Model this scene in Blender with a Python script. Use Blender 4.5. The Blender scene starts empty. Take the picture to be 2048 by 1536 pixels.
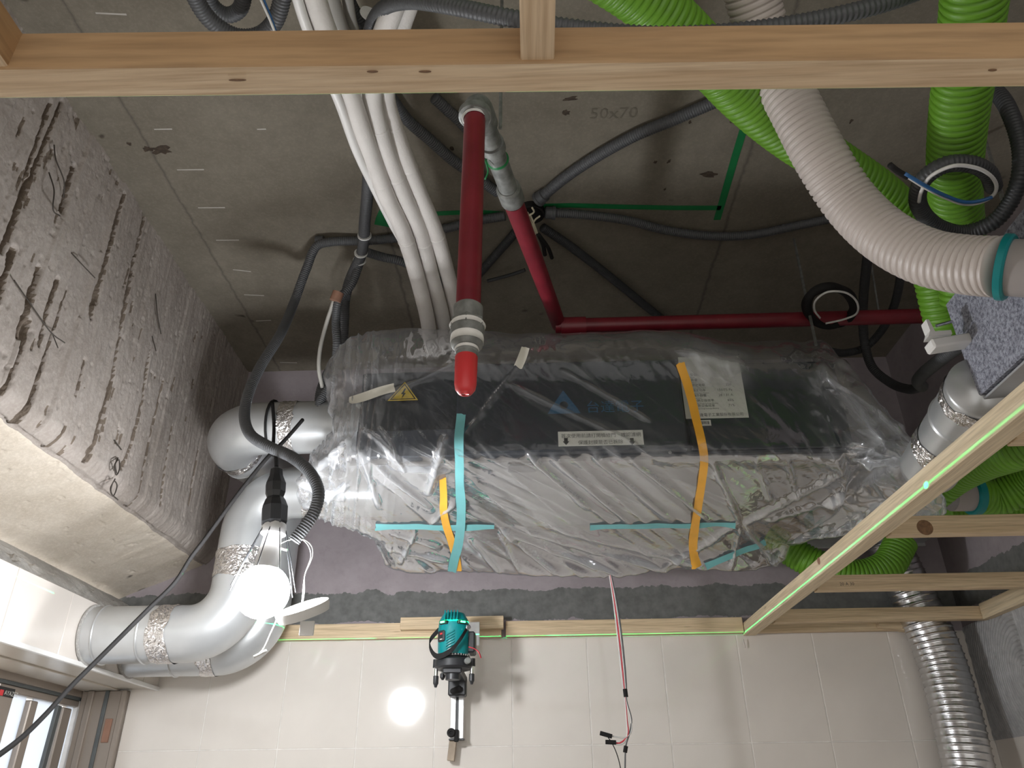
import bpy, bmesh, math, random
import numpy as np
from mathutils import Vector, Matrix
random.seed(7); RNG = np.random.RandomState(11)
S = bpy.context.scene
COL = S.collection
# ---------------------------------------------------------------- camera (solved from the room's vanishing points, 2048 x 1536)
CAMZ = 1.6
_c = np.array([1024., 768.]); _vz = np.array([990., -2040.]); _vd = np.array([1075., 1618.])
FPX = math.sqrt(-float(np.dot(_vz - _c, _vd - _c)))
def _dir(p):
    v = np.array([p[0] - _c[0], -(p[1] - _c[1]), -FPX]); return v / np.linalg.norm(v)
_Z = _dir(_vz); _Y = _dir(_vd); _Y = _Y - _Z * np.dot(_Y, _Z); _Y /= np.linalg.norm(_Y); _X = np.cross(_Y, _Z)
ROT = np.array([_X, _Y, _Z])
cam = bpy.data.cameras.new('camera'); cam.sensor_width = 36; cam.lens = FPX * 36 / 2048; cam.clip_start = .01
camo = bpy.data.objects.new('camera', cam); COL.objects.link(camo)
camo.matrix_world = Matrix(ROT.tolist()).to_4x4(); camo.location = (0, 0, CAMZ)
S.camera = camo
# ---------------------------------------------------------------- world: soft daylight of the open room behind the camera
w = bpy.data.worlds.new('world'); S.world = w; w.use_nodes = True
bg = w.node_tree.nodes['Background']; bg.inputs[0].default_value = (1, .965, .915, 1); bg.inputs[1].default_value = .95
S.view_settings.view_transform = 'Standard'; S.view_settings.look = 'None'
S.view_settings.gamma = 1; S.view_settings.use_curve_mapping = False
S.view_settings.exposure = 0.3
BULB = 200.0
LASER = 1.7
# daylight outside the window, left of the room
sun = bpy.data.lights.new('daylight', 'SUN'); sun.energy = 3.2; sun.angle = .5; sun.color = (.86, .92, 1)
so = bpy.data.objects.new('daylight', sun); COL.objects.link(so); so.rotation_euler = Vector((1, .12, -.35)).to_track_quat('-Z', 'Y').to_euler(); so.location = (-3, 2, 3)
# ---------------------------------------------------------------- measuring helpers: a photo pixel seen on a plane of the room (heights relative to the lens)
def _ray(px, py): return ROT @ _dir((px, py))
def PY(px, py, y): r = _ray(px, py); r = r * (y / r[1]); return Vector((r[0], r[1], r[2] + CAMZ))
def PZ(px, py, z): r = _ray(px, py); r = r * (z / r[2]); return Vector((r[0], r[1], r[2] + CAMZ))
def PX(px, py, x): r = _ray(px, py); r = r * (x / r[0]); return Vector((r[0], r[1], r[2] + CAMZ))
def proj(P):
    v = ROT.T @ (np.array(P) - np.array([0, 0, CAMZ])); return (_c[0] + FPX * v[0] / -v[2], _c[1] - FPX * v[1] / -v[2])
def H(z): return z + CAMZ
def W(x, y, z): return Vector((x, y, z + CAMZ))
D = 2.69            # back wall
ZC = 1.565          # slab underside
XB = -1.13          # beam face
ZB = .775           # beam underside
XL = -1.25          # tiled left wall
XR = 1.43           # right wall
ZT = .505           # level of the new false ceiling
# ---------------------------------------------------------------- noise
def _hash(ix, iy, seed):
    n = (ix.astype(np.int64) * 374761393 + iy.astype(np.int64) * 668265263 + seed * 1442695041) & 0x7fffffff
    n = ((n ^ (n >> 13)) * 1274126177) & 0x7fffffff
    return ((n ^ (n >> 16)) & 0xffff) / 65535.0
def vnoise(x, y, seed=0):
    x = np.asarray(x, float); y = np.asarray(y, float)
    ix = np.floor(x); iy = np.floor(y); fx = x - ix; fy = y - iy
    fx = fx * fx * (3 - 2 * fx); fy = fy * fy * (3 - 2 * fy)
    a = _hash(ix, iy, seed); b = _hash(ix + 1, iy, seed); c = _hash(ix, iy + 1, seed); d = _hash(ix + 1, iy + 1, seed)
    return (a * (1 - fx) + b * fx) * (1 - fy) + (c * (1 - fx) + d * fx) * fy
def fbm(x, y, seed=0, o=4):
    s = 0; a = .5; t = 0
    for i in range(o):
        s = s + a * vnoise(x * 2 ** i, y * 2 ** i, seed + i * 17); t += a; a *= .5
    return s / t
# ---------------------------------------------------------------- object helpers
WL = {}
def tag(o, label=None, cat=None, group=None, kind=None):
    if label: o['label'] = label
    if cat: o['category'] = cat
    if group: o['group'] = group
    if kind: o['kind'] = kind
    return o
def mk(name, verts, faces, mat, parent=None, smooth=False, **kw):
    v = np.array([tuple(p) for p in verts], float).reshape(-1, 3)
    lo = v.min(0); hi = v.max(0); c = (lo + hi) / 2
    if parent is None: c[2] = lo[2]
    me = bpy.data.meshes.new(name); me.from_pydata((v - c).tolist(), [], [list(map(int, f)) for f in faces])
    if smooth is True: me.polygons.foreach_set('use_smooth', [True] * len(me.polygons))
    if mat is not None: me.materials.append(mat)
    o = bpy.data.objects.new(name, me); COL.objects.link(o)
    pc = np.zeros(3)
    if parent is not None: o.parent = parent; pc = WL[parent.name]
    o.location = tuple(c - pc); WL[o.name] = c
    if smooth == 'auto':
        me.polygons.foreach_set('use_smooth', [True] * len(me.polygons))
        me.set_sharp_from_angle(angle=math.radians(35))
    return tag(o, **kw)
def thing(name, loc, label, cat, group=None, kind=None):
    o = bpy.data.objects.new(name, None); COL.objects.link(o); o.empty_display_size = .05
    o.location = loc; WL[o.name] = np.array(tuple(loc), float)
    return tag(o, label, cat, group, kind)
class MB:
    def __init__(s): s.v = []; s.f = []
    def add(s, v, f):
        n = len(s.v); s.v += [tuple(p) for p in v]; s.f += [[i + n for i in q] for q in f]; return s
    def mk(s, name, mat, parent=None, smooth=False, **kw): return mk(name, s.v, s.f, mat, parent, smooth, **kw)
def bmd(bm):
    bm.verts.index_update(); r = ([v.co.copy() for v in bm.verts], [[v.index for v in f.verts] for f in bm.faces]); bm.free(); return r
def box(c, s, bev=0.0, rot=None, seg=1):
    bm = bmesh.new(); bmesh.ops.create_cube(bm, size=1)
    for v in bm.verts: v.co = Vector((v.co.x * s[0], v.co.y * s[1], v.co.z * s[2]))
    if bev: bmesh.ops.bevel(bm, geom=list(bm.edges), offset=bev, segments=seg, affect='EDGES', profile=.5)
    M = Matrix.Translation(c)
    if rot is not None: M = M @ rot.to_4x4()
    bm.transform(M); return bmd(bm)
def frame(d):
    d = Vector(d).normalized(); u = Vector((0, 0, 1)) if abs(d.z) < .9 else Vector((1, 0, 0))
    a = d.cross(u).normalized(); b = d.cross(a).normalized(); return a, b
def lathe(p0, axis, prof, n=24):
    """prof: (distance along axis, radius)"""
    p0 = Vector(p0); d = Vector(axis).normalized(); a, b = frame(d); v = []; f = []
    for (t, r) in prof:
        for k in range(n):
            q = 2 * math.pi * k / n; v.append(p0 + d * t + (a * math.cos(q) + b * math.sin(q)) * r)
    m = len(prof)
    for i in range(m - 1):
        for k in range(n):
            f.append([i * n + k, i * n + (k + 1) % n, (i + 1) * n + (k + 1) % n, (i + 1) * n + k])
    f.append(list(range(n))); f.append([(m - 1) * n + k for k in reversed(range(n))])
    return v, f
def cyl(p0, p1, r, n=16, r1=None):
    p0 = Vector(p0); p1 = Vector(p1); L = (p1 - p0).length
    return lathe(p0, p1 - p0, [(0, r), (L, r if r1 is None else r1)], n)
def spline(pts, ds):
    P = np.array([tuple(p) for p in pts], float)
    if len(P) == 2: dense = np.linspace(P[0], P[1], 50)
    else:
        E = np.vstack([2 * P[0] - P[1], P, 2 * P[-1] - P[-2]]); out = []
        for i in range(1, len(E) - 2):
            p0, p1, p2, p3 = E[i - 1:i + 3]
            t = np.linspace(0, 1, 40, endpoint=False)[:, None]
            def kn(a, b): return max(np.linalg.norm(b - a), 1e-6) ** .5
            t0 = 0; t1 = t0 + kn(p0, p1); t2 = t1 + kn(p1, p2); t3 = t2 + kn(p2, p3); T = t1 + (t2 - t1) * t
            A1 = (t1 - T) / (t1 - t0) * p0 + (T - t0) / (t1 - t0) * p1; A2 = (t2 - T) / (t2 - t1) * p1 + (T - t1) / (t2 - t1) * p2
            A3 = (t3 - T) / (t3 - t2) * p2 + (T - t2) / (t3 - t2) * p3
            B1 = (t2 - T) / (t2 - t0) * A1 + (T - t0) / (t2 - t0) * A2; B2 = (t3 - T) / (t3 - t1) * A2 + (T - t1) / (t3 - t1) * A3
            out.append((t2 - T) / (t2 - t1) * B1 + (T - t1) / (t2 - t1) * B2)
        dense = np.vstack(out + [P[-1:]])
    return resample(dense, ds)
def resample(dense, ds):
    seg = np.linalg.norm(np.diff(dense, axis=0), axis=1); s = np.concatenate([[0], np.cumsum(seg)])
    n = max(2, int(round(s[-1] / ds)) + 1); t = np.linspace(0, s[-1], n)
    return np.stack([np.interp(t, s, dense[:, k]) for k in range(3)], 1)
def fillet(pts, R, n=14):
    P = [Vector(p) for p in pts]; out = [P[0]]
    for i in range(1, len(P) - 1):
        a = (P[i - 1] - P[i]).normalized(); b = (P[i + 1] - P[i]).normalized(); ang = a.angle(b); t = R / math.tan(ang / 2)
        c = P[i] + (a + b).normalized() * (R / math.sin(ang / 2)); s = P[i] + a * t; e = P[i] + b * t
        u = (s - c); w_ = (e - c); tot = u.angle(w_)
        for k in range(n + 1):
            q = tot * k / n; out.append(c + (u * math.sin(tot - q) + w_ * math.sin(q)) / math.sin(tot))
    out.append(P[-1]); return np.array([tuple(p) for p in out])
def sweep(C, rf, n=16, cap=True, flat=None):
    """tube along points C; rf(s, theta array)->radius array"""
    C = np.asarray(C, float); T = np.gradient(C, axis=0); T /= np.linalg.norm(T, axis=1)[:, None]
    a = np.array(frame(Vector(T[0]))[0]); A = [a]
    for i in range(1, len(C)):
        a = a - T[i] * np.dot(a, T[i]); a /= np.linalg.norm(a); A.append(a)
    A = np.array(A); B = np.cross(T, A); s = np.concatenate([[0], np.cumsum(np.linalg.norm(np.diff(C, axis=0), axis=1))])
    th = np.arange(n) * 2 * math.pi / n
    Rr = rf(s[:, None], th[None, :]) if callable(rf) else np.full((len(C), n), rf)
    Rr = np.broadcast_to(Rr, (len(C), n))
    fl = 1.0 if flat is None else flat
    V = C[:, None, :] + Rr[..., None] * (A[:, None, :] * np.cos(th)[None, :, None] + B[:, None, :] * (np.sin(th) * fl)[None, :, None])
    m = len(C); i = np.arange(m - 1)[:, None] * n; k = np.arange(n)[None, :]; k2 = (k + 1) % n
    F = np.stack([i + k, i + k2, i + n + k2, i + n + k], -1).reshape(-1, 4).tolist()
    if cap: F += [list(range(n))[::-1], [(m - 1) * n + q for q in range(n)]]
    return V.reshape(-1, 3), F
def tube(pts, r, ds=.012, n=12, flat=None):
    return sweep(spline(pts, ds), r, n, True, flat)
def corr(pts, r, pitch, amp, n=14, sub=4, sharp=1.0, straight=False):
    C = spline(pts, pitch / sub) if not straight else resample(np.array([tuple(p) for p in pts], float), pitch / sub)
    def rf(s, th):
        g = (.5 + .5 * np.cos(2 * math.pi * s / pitch)) ** sharp
        return r - amp * g + 0 * th
    return sweep(C, rf, n)
def poly(pts, thick, nrm):
    """flat outline with thickness along nrm"""
    n = len(pts); nv = Vector(nrm).normalized() * thick; P = [Vector(p) for p in pts]
    return P + [p + nv for p in P], [list(range(n))[::-1], list(range(n, 2 * n))] + [[i, (i + 1) % n, n + (i + 1) % n, n + i] for i in range(n)]
def path(mode, L):
    f = {'Y': PY, 'Z': PZ, 'X': PX}[mode]; return [f(a, b, c) for a, b, c in L]
def text_mesh(s, size, org, ux, uy, align='LEFT', wide=1.0):
    cu = bpy.data.curves.new('t', 'FONT'); cu.body = s; cu.size = 1; cu.align_x = align; cu.resolution_u = 2
    o = bpy.data.objects.new('t', cu); COL.objects.link(o); dg = bpy.context.evaluated_depsgraph_get(); dg.update()
    me = bpy.data.meshes.new_from_object(o.evaluated_get(dg)); bpy.data.objects.remove(o)
    ux = Vector(ux).normalized(); uy = Vector(uy).normalized()
    v = [Vector(org) + ux * (p.co.x * size * wide) + uy * (p.co.y * size) for p in me.vertices]; f = [list(p.vertices) for p in me.polygons]
    bpy.data.meshes.remove(me); bpy.data.curves.remove(cu); return v, f
# ---------------------------------------------------------------- materials
class NT:
    def __init__(s, name):
        s.m = bpy.data.materials.new(name); s.m.use_nodes = True; s.t = s.m.node_tree; s.n = s.t.nodes; s.l = s.t.links
        s.b = s.n['Principled BSDF']; s.out = s.n['Material Output']; s.co = None
    def node(s, t, **kw):
        n = s.n.new(t)
        for k, v in kw.items():
            if hasattr(n, k): setattr(n, k, v)
            else: n.inputs[k].default_value = v
        return n
    def coord(s, scale=(1, 1, 1), rot=(0, 0, 0)):
        tc = s.node('ShaderNodeTexCoord'); mp = s.node('ShaderNodeMapping'); mp.inputs['Scale'].default_value = scale; mp.inputs['Rotation'].default_value = rot
        s.l.new(tc.outputs['Object'], mp.inputs[0]); return mp.outputs[0]
    def noise(s, co, scale, detail=4, rough=.55, dist=0.):
        n = s.node('ShaderNodeTexNoise'); n.inputs['Scale'].default_value = scale; n.inputs['Detail'].default_value = detail
        n.inputs['Roughness'].default_value = rough; n.inputs['Distortion'].default_value = dist; s.l.new(co, n.inputs['Vector']); return n.outputs['Fac']
    def ramp(s, fac, stops):
        r = s.node('ShaderNodeValToRGB'); e = r.color_ramp.elements
        while len(e) < len(stops): e.new(.5)
        for i, (p, c) in enumerate(stops): e[i].position = p; e[i].color = (*c, 1) if len(c) == 3 else c
        s.l.new(fac, r.inputs[0]); return r.outputs[0]
    def mix(s, fac, a, b, mode='MIX'):
        m = s.node('ShaderNodeMix', data_type='RGBA', blend_type=mode)
        for i, x in ((0, fac), (6, a), (7, b)):
            if hasattr(x, 'is_output'): s.l.new(x, m.inputs[i])
            else: m.inputs[i].default_value = x if i == 0 else ((*x, 1) if len(x) == 3 else x)
        return m.outputs[2]
    def math(s, op, a, b=0.0, c=None):
        m = s.node('ShaderNodeMath', operation=op)
        for i, x in ((0, a), (1, b), (2, c)):
            if x is None: continue
            if hasattr(x, 'is_output'): s.l.new(x, m.inputs[i])
            else: m.inputs[i].default_value = x
        return m.outputs[0]
    def sep(s, co):
        n = s.node('ShaderNodeSeparateXYZ'); s.l.new(co, n.inputs[0]); return n.outputs
    def bump(s, h, st=.3, dist=.01):
        b = s.node('ShaderNodeBump'); b.inputs['Strength'].default_value = st; b.inputs['Distance'].default_value = dist
        s.l.new(h, b.inputs['Height']); s.l.new(b.outputs[0], s.b.inputs['Normal'])
    def base(s, c):
        if hasattr(c, 'is_output'): s.l.new(c, s.b.inputs['Base Color'])
        else: s.b.inputs['Base Color'].default_value = (*c, 1)
        return s
    def set(s, **kw):
        for k, v in kw.items():
            k = k.replace('_', ' ')
            if hasattr(v, 'is_output'): s.l.new(v, s.b.inputs[k])
            else: s.b.inputs[k].default_value = v
        return s
def plain(name, c, rough=.5, metal=0., var=.12, scale=30, spec=.5, bump=0., **kw):
    t = NT(name); co = t.coord(); n = t.noise(co, scale, 4)
    d = tuple(max(0, x * (1 - var)) for x in c); l = tuple(min(1, x * (1 + var)) for x in c)
    t.base(t.ramp(n, [(.3, d), (.7, l)])).set(Roughness=rough, Metallic=metal, **{'Specular_IOR_Level': spec})
    if bump: t.bump(n, bump, .004)
    for k, v in kw.items(): t.set(**{k: v})
    return t.m
def wobj(t):
    """world position, so a surface's own marks stay put"""
    g = t.node('ShaderNodeNewGeometry'); return g.outputs['Position']
def m_concrete(name, c0, c1, dark, spots=True, plank=None, bump=.25):
    t = NT(name); P = wobj(t); n1 = t.noise(P, 3.2, 6, .6); n2 = t.noise(P, 22, 5, .6); n3 = t.noise(P, 130, 3, .6)
    c = t.ramp(n1, [(.3, c0), (.72, c1)])
    c = t.mix(t.ramp(n2, [(.35, (0, 0, 0)), (.75, (.35, .35, .35))]), c, dark)
    c = t.mix(t.ramp(n3, [(.45, (0, 0, 0)), (.8, (.3, .3, .3))]), c, tuple(min(1, x * 1.35) for x in c1))
    if spots:
        v = t.node('ShaderNodeTexVoronoi'); v.inputs['Scale'].default_value = 5.5; v.inputs['Randomness'].default_value = 1
        nn = t.node('ShaderNodeTexNoise'); nn.inputs['Scale'].default_value = 9; t.l.new(P, nn.inputs['Vector'])
        mx = t.node('ShaderNodeMix', data_type='VECTOR'); mx.inputs[0].default_value = .22; t.l.new(P, mx.inputs[4]); t.l.new(nn.outputs['Color'], mx.inputs[5]); t.l.new(mx.outputs[1], v.inputs['Vector'])
        s = t.ramp(v.outputs['Distance'], [(.045, (.85, .85, .85)), (.11, (0, 0, 0))])
        gate = t.ramp(t.noise(P, 4.1, 2), [(.5, (0, 0, 0)), (.58, (1, 1, 1))])
        c = t.mix(t.mix(1, s, gate, 'MULTIPLY'), c, (.035, .025, .018))
    if plank:
        sx = t.sep(P)
        for ax, p, wd in plank:
            q = t.math('ABSOLUTE', t.math('SUBTRACT', sx[ax], t.math('ADD', p, t.math('MULTIPLY', t.math('SUBTRACT', n2, .5), .02))))
            c = t.mix(t.ramp(q, [(0, (.55, .55, .55)), (wd, (0, 0, 0))]), c, (.06, .05, .045))
    t.base(c).set(Roughness=.92); t.bump(t.math('ADD', n2, t.math('MULTIPLY', n3, .5)), bump, .006); return t.m
def m_wood(name, c0, c1, axis, c2=None, sc=1.0, kn=True):
    """grain stretched along the batten's own axis"""
    t = NT(name); s = [38 * sc] * 3; s[axis] = 1.1; co = t.coord(tuple(s)); g = t.noise(co, 2.2, 5, .6, .5)
    s2 = [130 * sc] * 3; s2[axis] = 5; f = t.noise(t.coord(tuple(s2)), 2, 3)
    c = t.ramp(g, [(.38, c0), (.62, c1)]); c = t.mix(t.ramp(f, [(.42, (0, 0, 0)), (.7, (.55, .55, .55))]), c, c2 or tuple(x * .6 for x in c0))
    if kn:
        s3 = [22] * 3; s3[axis] = 5.; k = t.node('ShaderNodeTexVoronoi'); k.inputs['Scale'].default_value = 1; t.l.new(t.coord(tuple(s3)), k.inputs['Vector'])
        c = t.mix(t.ramp(k.outputs['Distance'], [(.03, (.8, .8, .8)), (.12, (0, 0, 0))]), c, (.12, .06, .03))
    t.base(c).set(Roughness=.62); t.bump(f, .12, .002); return t.m
M = {}
M['slab'] = m_concrete('slab_concrete', (.178, .158, .122), (.255, .228, .182), (.11, .095, .07), True, [(0, -.42, .008), (0, .62, .008), (1, .9, .006), (0, -1.0, .006)], .18)
M['beam'] = m_concrete('board_marked_concrete', (.31, .272, .243), (.45, .405, .37), (.2, .16, .125), False, None, .5)
M['gouge'] = m_concrete('shaded_gouge_concrete', (.15, .118, .092), (.23, .185, .145), (.08, .06, .045), False, None, .9)  # torn concrete, its colour darkened to hold the shadow inside the gouges
M['soffit'] = m_concrete('stained_soffit', (.6, .53, .44), (.74, .67, .58), (.42, .34, .25), True, None, .25)
def m_wallback():
    t = NT('plaster_and_mortar'); P = wobj(t); n = t.noise(P, 9, 6, .65); n2 = t.noise(P, 40, 4); sx = t.sep(P)
    pl = t.ramp(n, [(.3, (.31, .27, .285)), (.7, (.39, .345, .36))])
    pl = t.mix(t.ramp(n2, [(.55, (0, 0, 0)), (.8, (.35, .35, .35))]), pl, (.24, .2, .22))
    mo = t.ramp(n2, [(.3, (.125, .127, .122)), (.7, (.185, .187, .18))])
    z = t.math('ADD', t.math('ADD', sx[2], t.math('MULTIPLY', t.math('SUBTRACT', n, .5), .05)), t.math('MULTIPLY', t.math('SUBTRACT', n2, .5), .022))
    k = t.ramp(t.math('ADD', t.math('MULTIPLY', t.math('SUBTRACT', z, CAMZ + .668), 40), .5), [(.47, (0, 0, 0)), (.53, (1, 1, 1))])
    k2 = t.ramp(t.math('ADD', t.math('MULTIPLY', t.math('SUBTRACT', z, CAMZ + .562), 40), .5), [(.47, (1, 1, 1)), (.53, (0, 0, 0))])
    c = t.mix(k, mo, pl); c = t.mix(k2, c, pl)
    t.base(c).set(Roughness=.9); t.bump(n2, .25, .004); return t.m
M['wallback'] = m_wallback()
M['mortar'] = m_concrete('rough_mortar', (.17, .165, .155), (.6, .58, .55), (.3, .29, .27), False, None, 1.0)
M['tile'] = plain('glazed_tile', (.70, .655, .605), .08, 0, .03, 6, .5)
M['tile_left'] = plain('glazed_tile_cream', (.72, .665, .61), .2, 0, .025, 5, .5)
M['grout'] = plain('grout', (.74, .71, .67), .8)
M['floor'] = plain('dusty_floor', (.34, .31, .28), .85, 0, .2, 4)
M['wood_x'] = m_wood('pine_batten_x', (.6, .45, .28), (.74, .58, .38), 0)
M['wood_y'] = m_wood('pine_batten_y', (.66, .53, .35), (.8, .67, .47), 1)
M['ply'] = m_wood('laminated_pine', (.68, .5, .32), (.82, .65, .45), 0, (.42, .27, .15), 1.0, False)
M['ply_y'] = m_wood('laminated_pine_y', (.68, .5, .32), (.82, .65, .45), 1, (.42, .27, .15), 1.0, False)
M['ply_face'] = m_wood('smooth_pine_face', (.4, .245, .12), (.47, .3, .155), 0, None, .5, False)
M['ply_face_y'] = m_wood('smooth_pine_face_y', (.43, .255, .12), (.5, .31, .155), 1, None, .5, False)
M['galv'] = plain('galvanised_steel', (.56, .575, .585), .33, .6, .07, 8)
M['panel'] = plain('underside_sheet', (.24, .245, .26), .45, .4, .1, 14)
M['galv_dull'] = plain('dull_galvanised_sheet', (.5, .51, .53), .5, .6, .08, 14)
M['foil'] = plain('aluminium_foil_tape', (.78, .76, .75), .22, .95, .1, 40)
def crinkle(m):
    nt = m.node_tree; b = nt.nodes['Principled BSDF']; n = nt.nodes.new('ShaderNodeTexNoise'); n.inputs['Scale'].default_value = 70; n.inputs['Detail'].default_value = 3; n.inputs['Distortion'].default_value = 1.2
    tc = nt.nodes.new('ShaderNodeTexCoord'); nt.links.new(tc.outputs['Object'], n.inputs['Vector'])
    u = nt.nodes.new('ShaderNodeBump'); u.inputs['Strength'].default_value = .8; u.inputs['Distance'].default_value = .01; nt.links.new(n.outputs[0], u.inputs['Height']); nt.links.new(u.outputs[0], b.inputs['Normal'])
crinkle(M['foil'])
M['flex'] = plain('bare_flexible_metal', (.62, .62, .63), .25, .95, .06, 20)
M['green'] = plain('green_flexible_duct', (.135, .33, .022), .45, 0, .06, 6)
M['white_hose'] = plain('white_flexible_duct', (.56, .5, .465), .42, 0, .04, 6)
M['conduit'] = plain('grey_plastic_conduit', (.085, .088, .093), .5, 0, .08, 10)
M['conduit_dark'] = plain('dark_conduit', (.045, .047, .05), .5, 0, .1, 10)
M['black'] = plain('black_plastic', (.022, .023, .026), .4, 0, .1, 20)
M['black_soft'] = plain('black_rubber', (.022, .021, .021), .8, 0, .1, 20, .15)
def m_wrap():
    t = NT('white_pipe_wrap'); co = t.coord(); n = t.noise(co, 240, 2, .4); n1 = t.noise(co, 9, 3)
    t.base(t.ramp(n1, [(.3, (.66, .63, .6)), (.7, (.76, .73, .7))])).set(Roughness=.62); t.bump(n, .25, .003); return t.m
M['wrap'] = m_wrap()
M['wrap_plain'] = plain('cream_pipe_wrap', (.4, .385, .35), .6, 0, .06, 8)
M['cable_tie'] = plain('white_nylon', (.75, .75, .73), .45)
def m_red():
    t = NT('red_pipe_paint'); n = t.noise(t.coord(), 14, 4); n2 = t.noise(t.coord((60, 60, 12)), 2, 3)
    c = t.ramp(n, [(.3, (.155, .01, .02)), (.7, (.22, .016, .028))]); c = t.mix(t.ramp(n2, [(.7, (0, 0, 0)), (.78, (.3, .3, .3))]), c, (.42, .16, .16))
    t.base(c).set(Roughness=.38); return t.m
M['red'] = m_red()
M['red_cap'] = plain('red_plastic_cap', (.66, .045, .05), .35, 0, .05, 10)
M['fitting'] = plain('galvanised_fitting', (.215, .222, .212), .5, .3, .35, 45, bump=.3)
M['ptape'] = plain('white_thread_tape', (.78, .77, .74), .6)
M['casing'] = plain('charcoal_casing', (.022, .027, .036), .4, .0, .06, 6)
M['casing_lo'] = plain('casing_band', (.042, .048, .064), .4, .0, .06, 6)
M['label_white'] = plain('sticker_paper', (.62, .62, .57), .5, 0, .02, 8)
M['ink'] = plain('black_ink', (.02, .02, .02), .6)
M['ink_grey'] = plain('grey_ink', (.09, .09, .085), .6)
M['logo'] = plain('blue_print', (.025, .085, .16), .45)
M['warn'] = plain('yellow_sticker', (.62, .45, .06), .45)
M['orange'] = plain('orange_tape', (.86, .42, .04), .45, 0, .05, 20)
M['teal_tape'] = plain('teal_masking_tape', (.17, .47, .49), .55, 0, .05, 20)
M['cream_tape'] = plain('cream_masking_tape', (.70, .68, .6), .6, 0, .04, 30)
M['green_tape'] = plain('green_masking_tape', (.012, .2, .06), .5, 0, .08, 20)
M['teal'] = plain('teal_plastic', (.0, .235, .25), .32, 0, .06, 20)
M['teal_ring'] = plain('teal_rubber_ring', (.0, .21, .22), .38, 0, .06, 20)
M['collar'] = plain('grey_collar_plastic', (.33, .3, .29), .5, 0, .05, 12)
def m_foam():
    t = NT('speckled_foam'); n = t.noise(t.coord(), 190, 3, .7); n2 = t.noise(t.coord(), 18, 3)
    c = t.ramp(n, [(.36, (.11, .115, .145)), (.62, (.39, .405, .475))]); c = t.mix(t.ramp(n2, [(.5, (0, 0, 0)), (.75, (.4, .4, .4))]), c, (.16, .16, .19))
    t.base(c).set(Roughness=.85); t.bump(n, .5, .004); return t.m
M['foam'] = m_foam()
M['white_plastic'] = plain('white_plastic', (.8, .79, .77), .4, 0, .03, 10)
M['alu'] = plain('brushed_rail', (.82, .82, .83), .35, .3, .05, 60)
M['chrome'] = plain('chromed_steel', (.8, .8, .82), .12, 1.0, .03, 10)
M['bracket_wood'] = plain('grey_hardwood', (.36, .29, .22), .7, 0, .18, 30)
M['red_wire'] = plain('red_wire', (.6, .05, .07), .45)
M['blue_wire'] = plain('blue_wire', (.03, .12, .3), .45)
M['white_wire'] = plain('white_wire', (.68, .67, .65), .45)
M['cream_wire'] = plain('cream_wire', (.68, .62, .46), .45)
M['rust'] = plain('rusty_wire', (.06, .05, .042), .8)
M['frame_tan'] = plain('anodised_window_frame', (.3, .255, .215), .35, .25, .04, 10)
M['frame_dark'] = plain('dark_window_seal', (.09, .1, .1), .5)
M['soffit_tile'] = plain('reveal_board', (.56, .51, .44), .3, 0, .05, 8)
M['chalk'] = plain('white_chalk_mark', (.5, .47, .43), .9)
M['orange_tag'] = plain('kraft_tape', (.28, .15, .1), .6)
def m_glass():
    t = NT('frosted_window_glass'); t.base((.92, .95, .97)).set(Roughness=.45, **{'Transmission_Weight': 1.0, 'IOR': 1.3}); return t.m
M['knot'] = plain('wood_knot', (.2, .11, .055), .6, 0, .35, 120)
M['glass'] = m_glass()
def m_pane():
    t = NT('frosted_pane'); tl = t.node('ShaderNodeBsdfTranslucent'); tl.inputs[0].default_value = (.85, .88, .92, 1)
    t.base((.6, .62, .64)).set(Roughness=.25); a = t.node('ShaderNodeMixShader'); a.inputs[0].default_value = .75
    t.l.new(t.b.outputs[0], a.inputs[1]); t.l.new(tl.outputs[0], a.inputs[2]); t.l.new(a.outputs[0], t.out.inputs[0]); return t.m
M['pane'] = m_pane()
def m_adhesive():
    t = NT('combed_tile_adhesive'); t.base((.2, .2, .21)).set(Roughness=.45); n = t.noise(wobj(t), 45, 4)
    t.base(t.ramp(n, [(.3, (.32, .32, .325)), (.7, (.44, .44, .445))])); return t.m
M['adhesive'] = m_adhesive()
def emit(name, c, s):
    t = NT(name); t.base((.8, .8, .8)).set(**{'Emission_Color': (*c, 1), 'Emission_Strength': s}); return t.m
M['bulb'] = emit('lit_bulb_glass', (.95, .97, 1.0), BULB)
M['laser_led'] = emit('lit_green_diode', (.0, 1.0, .25), 6)
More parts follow.
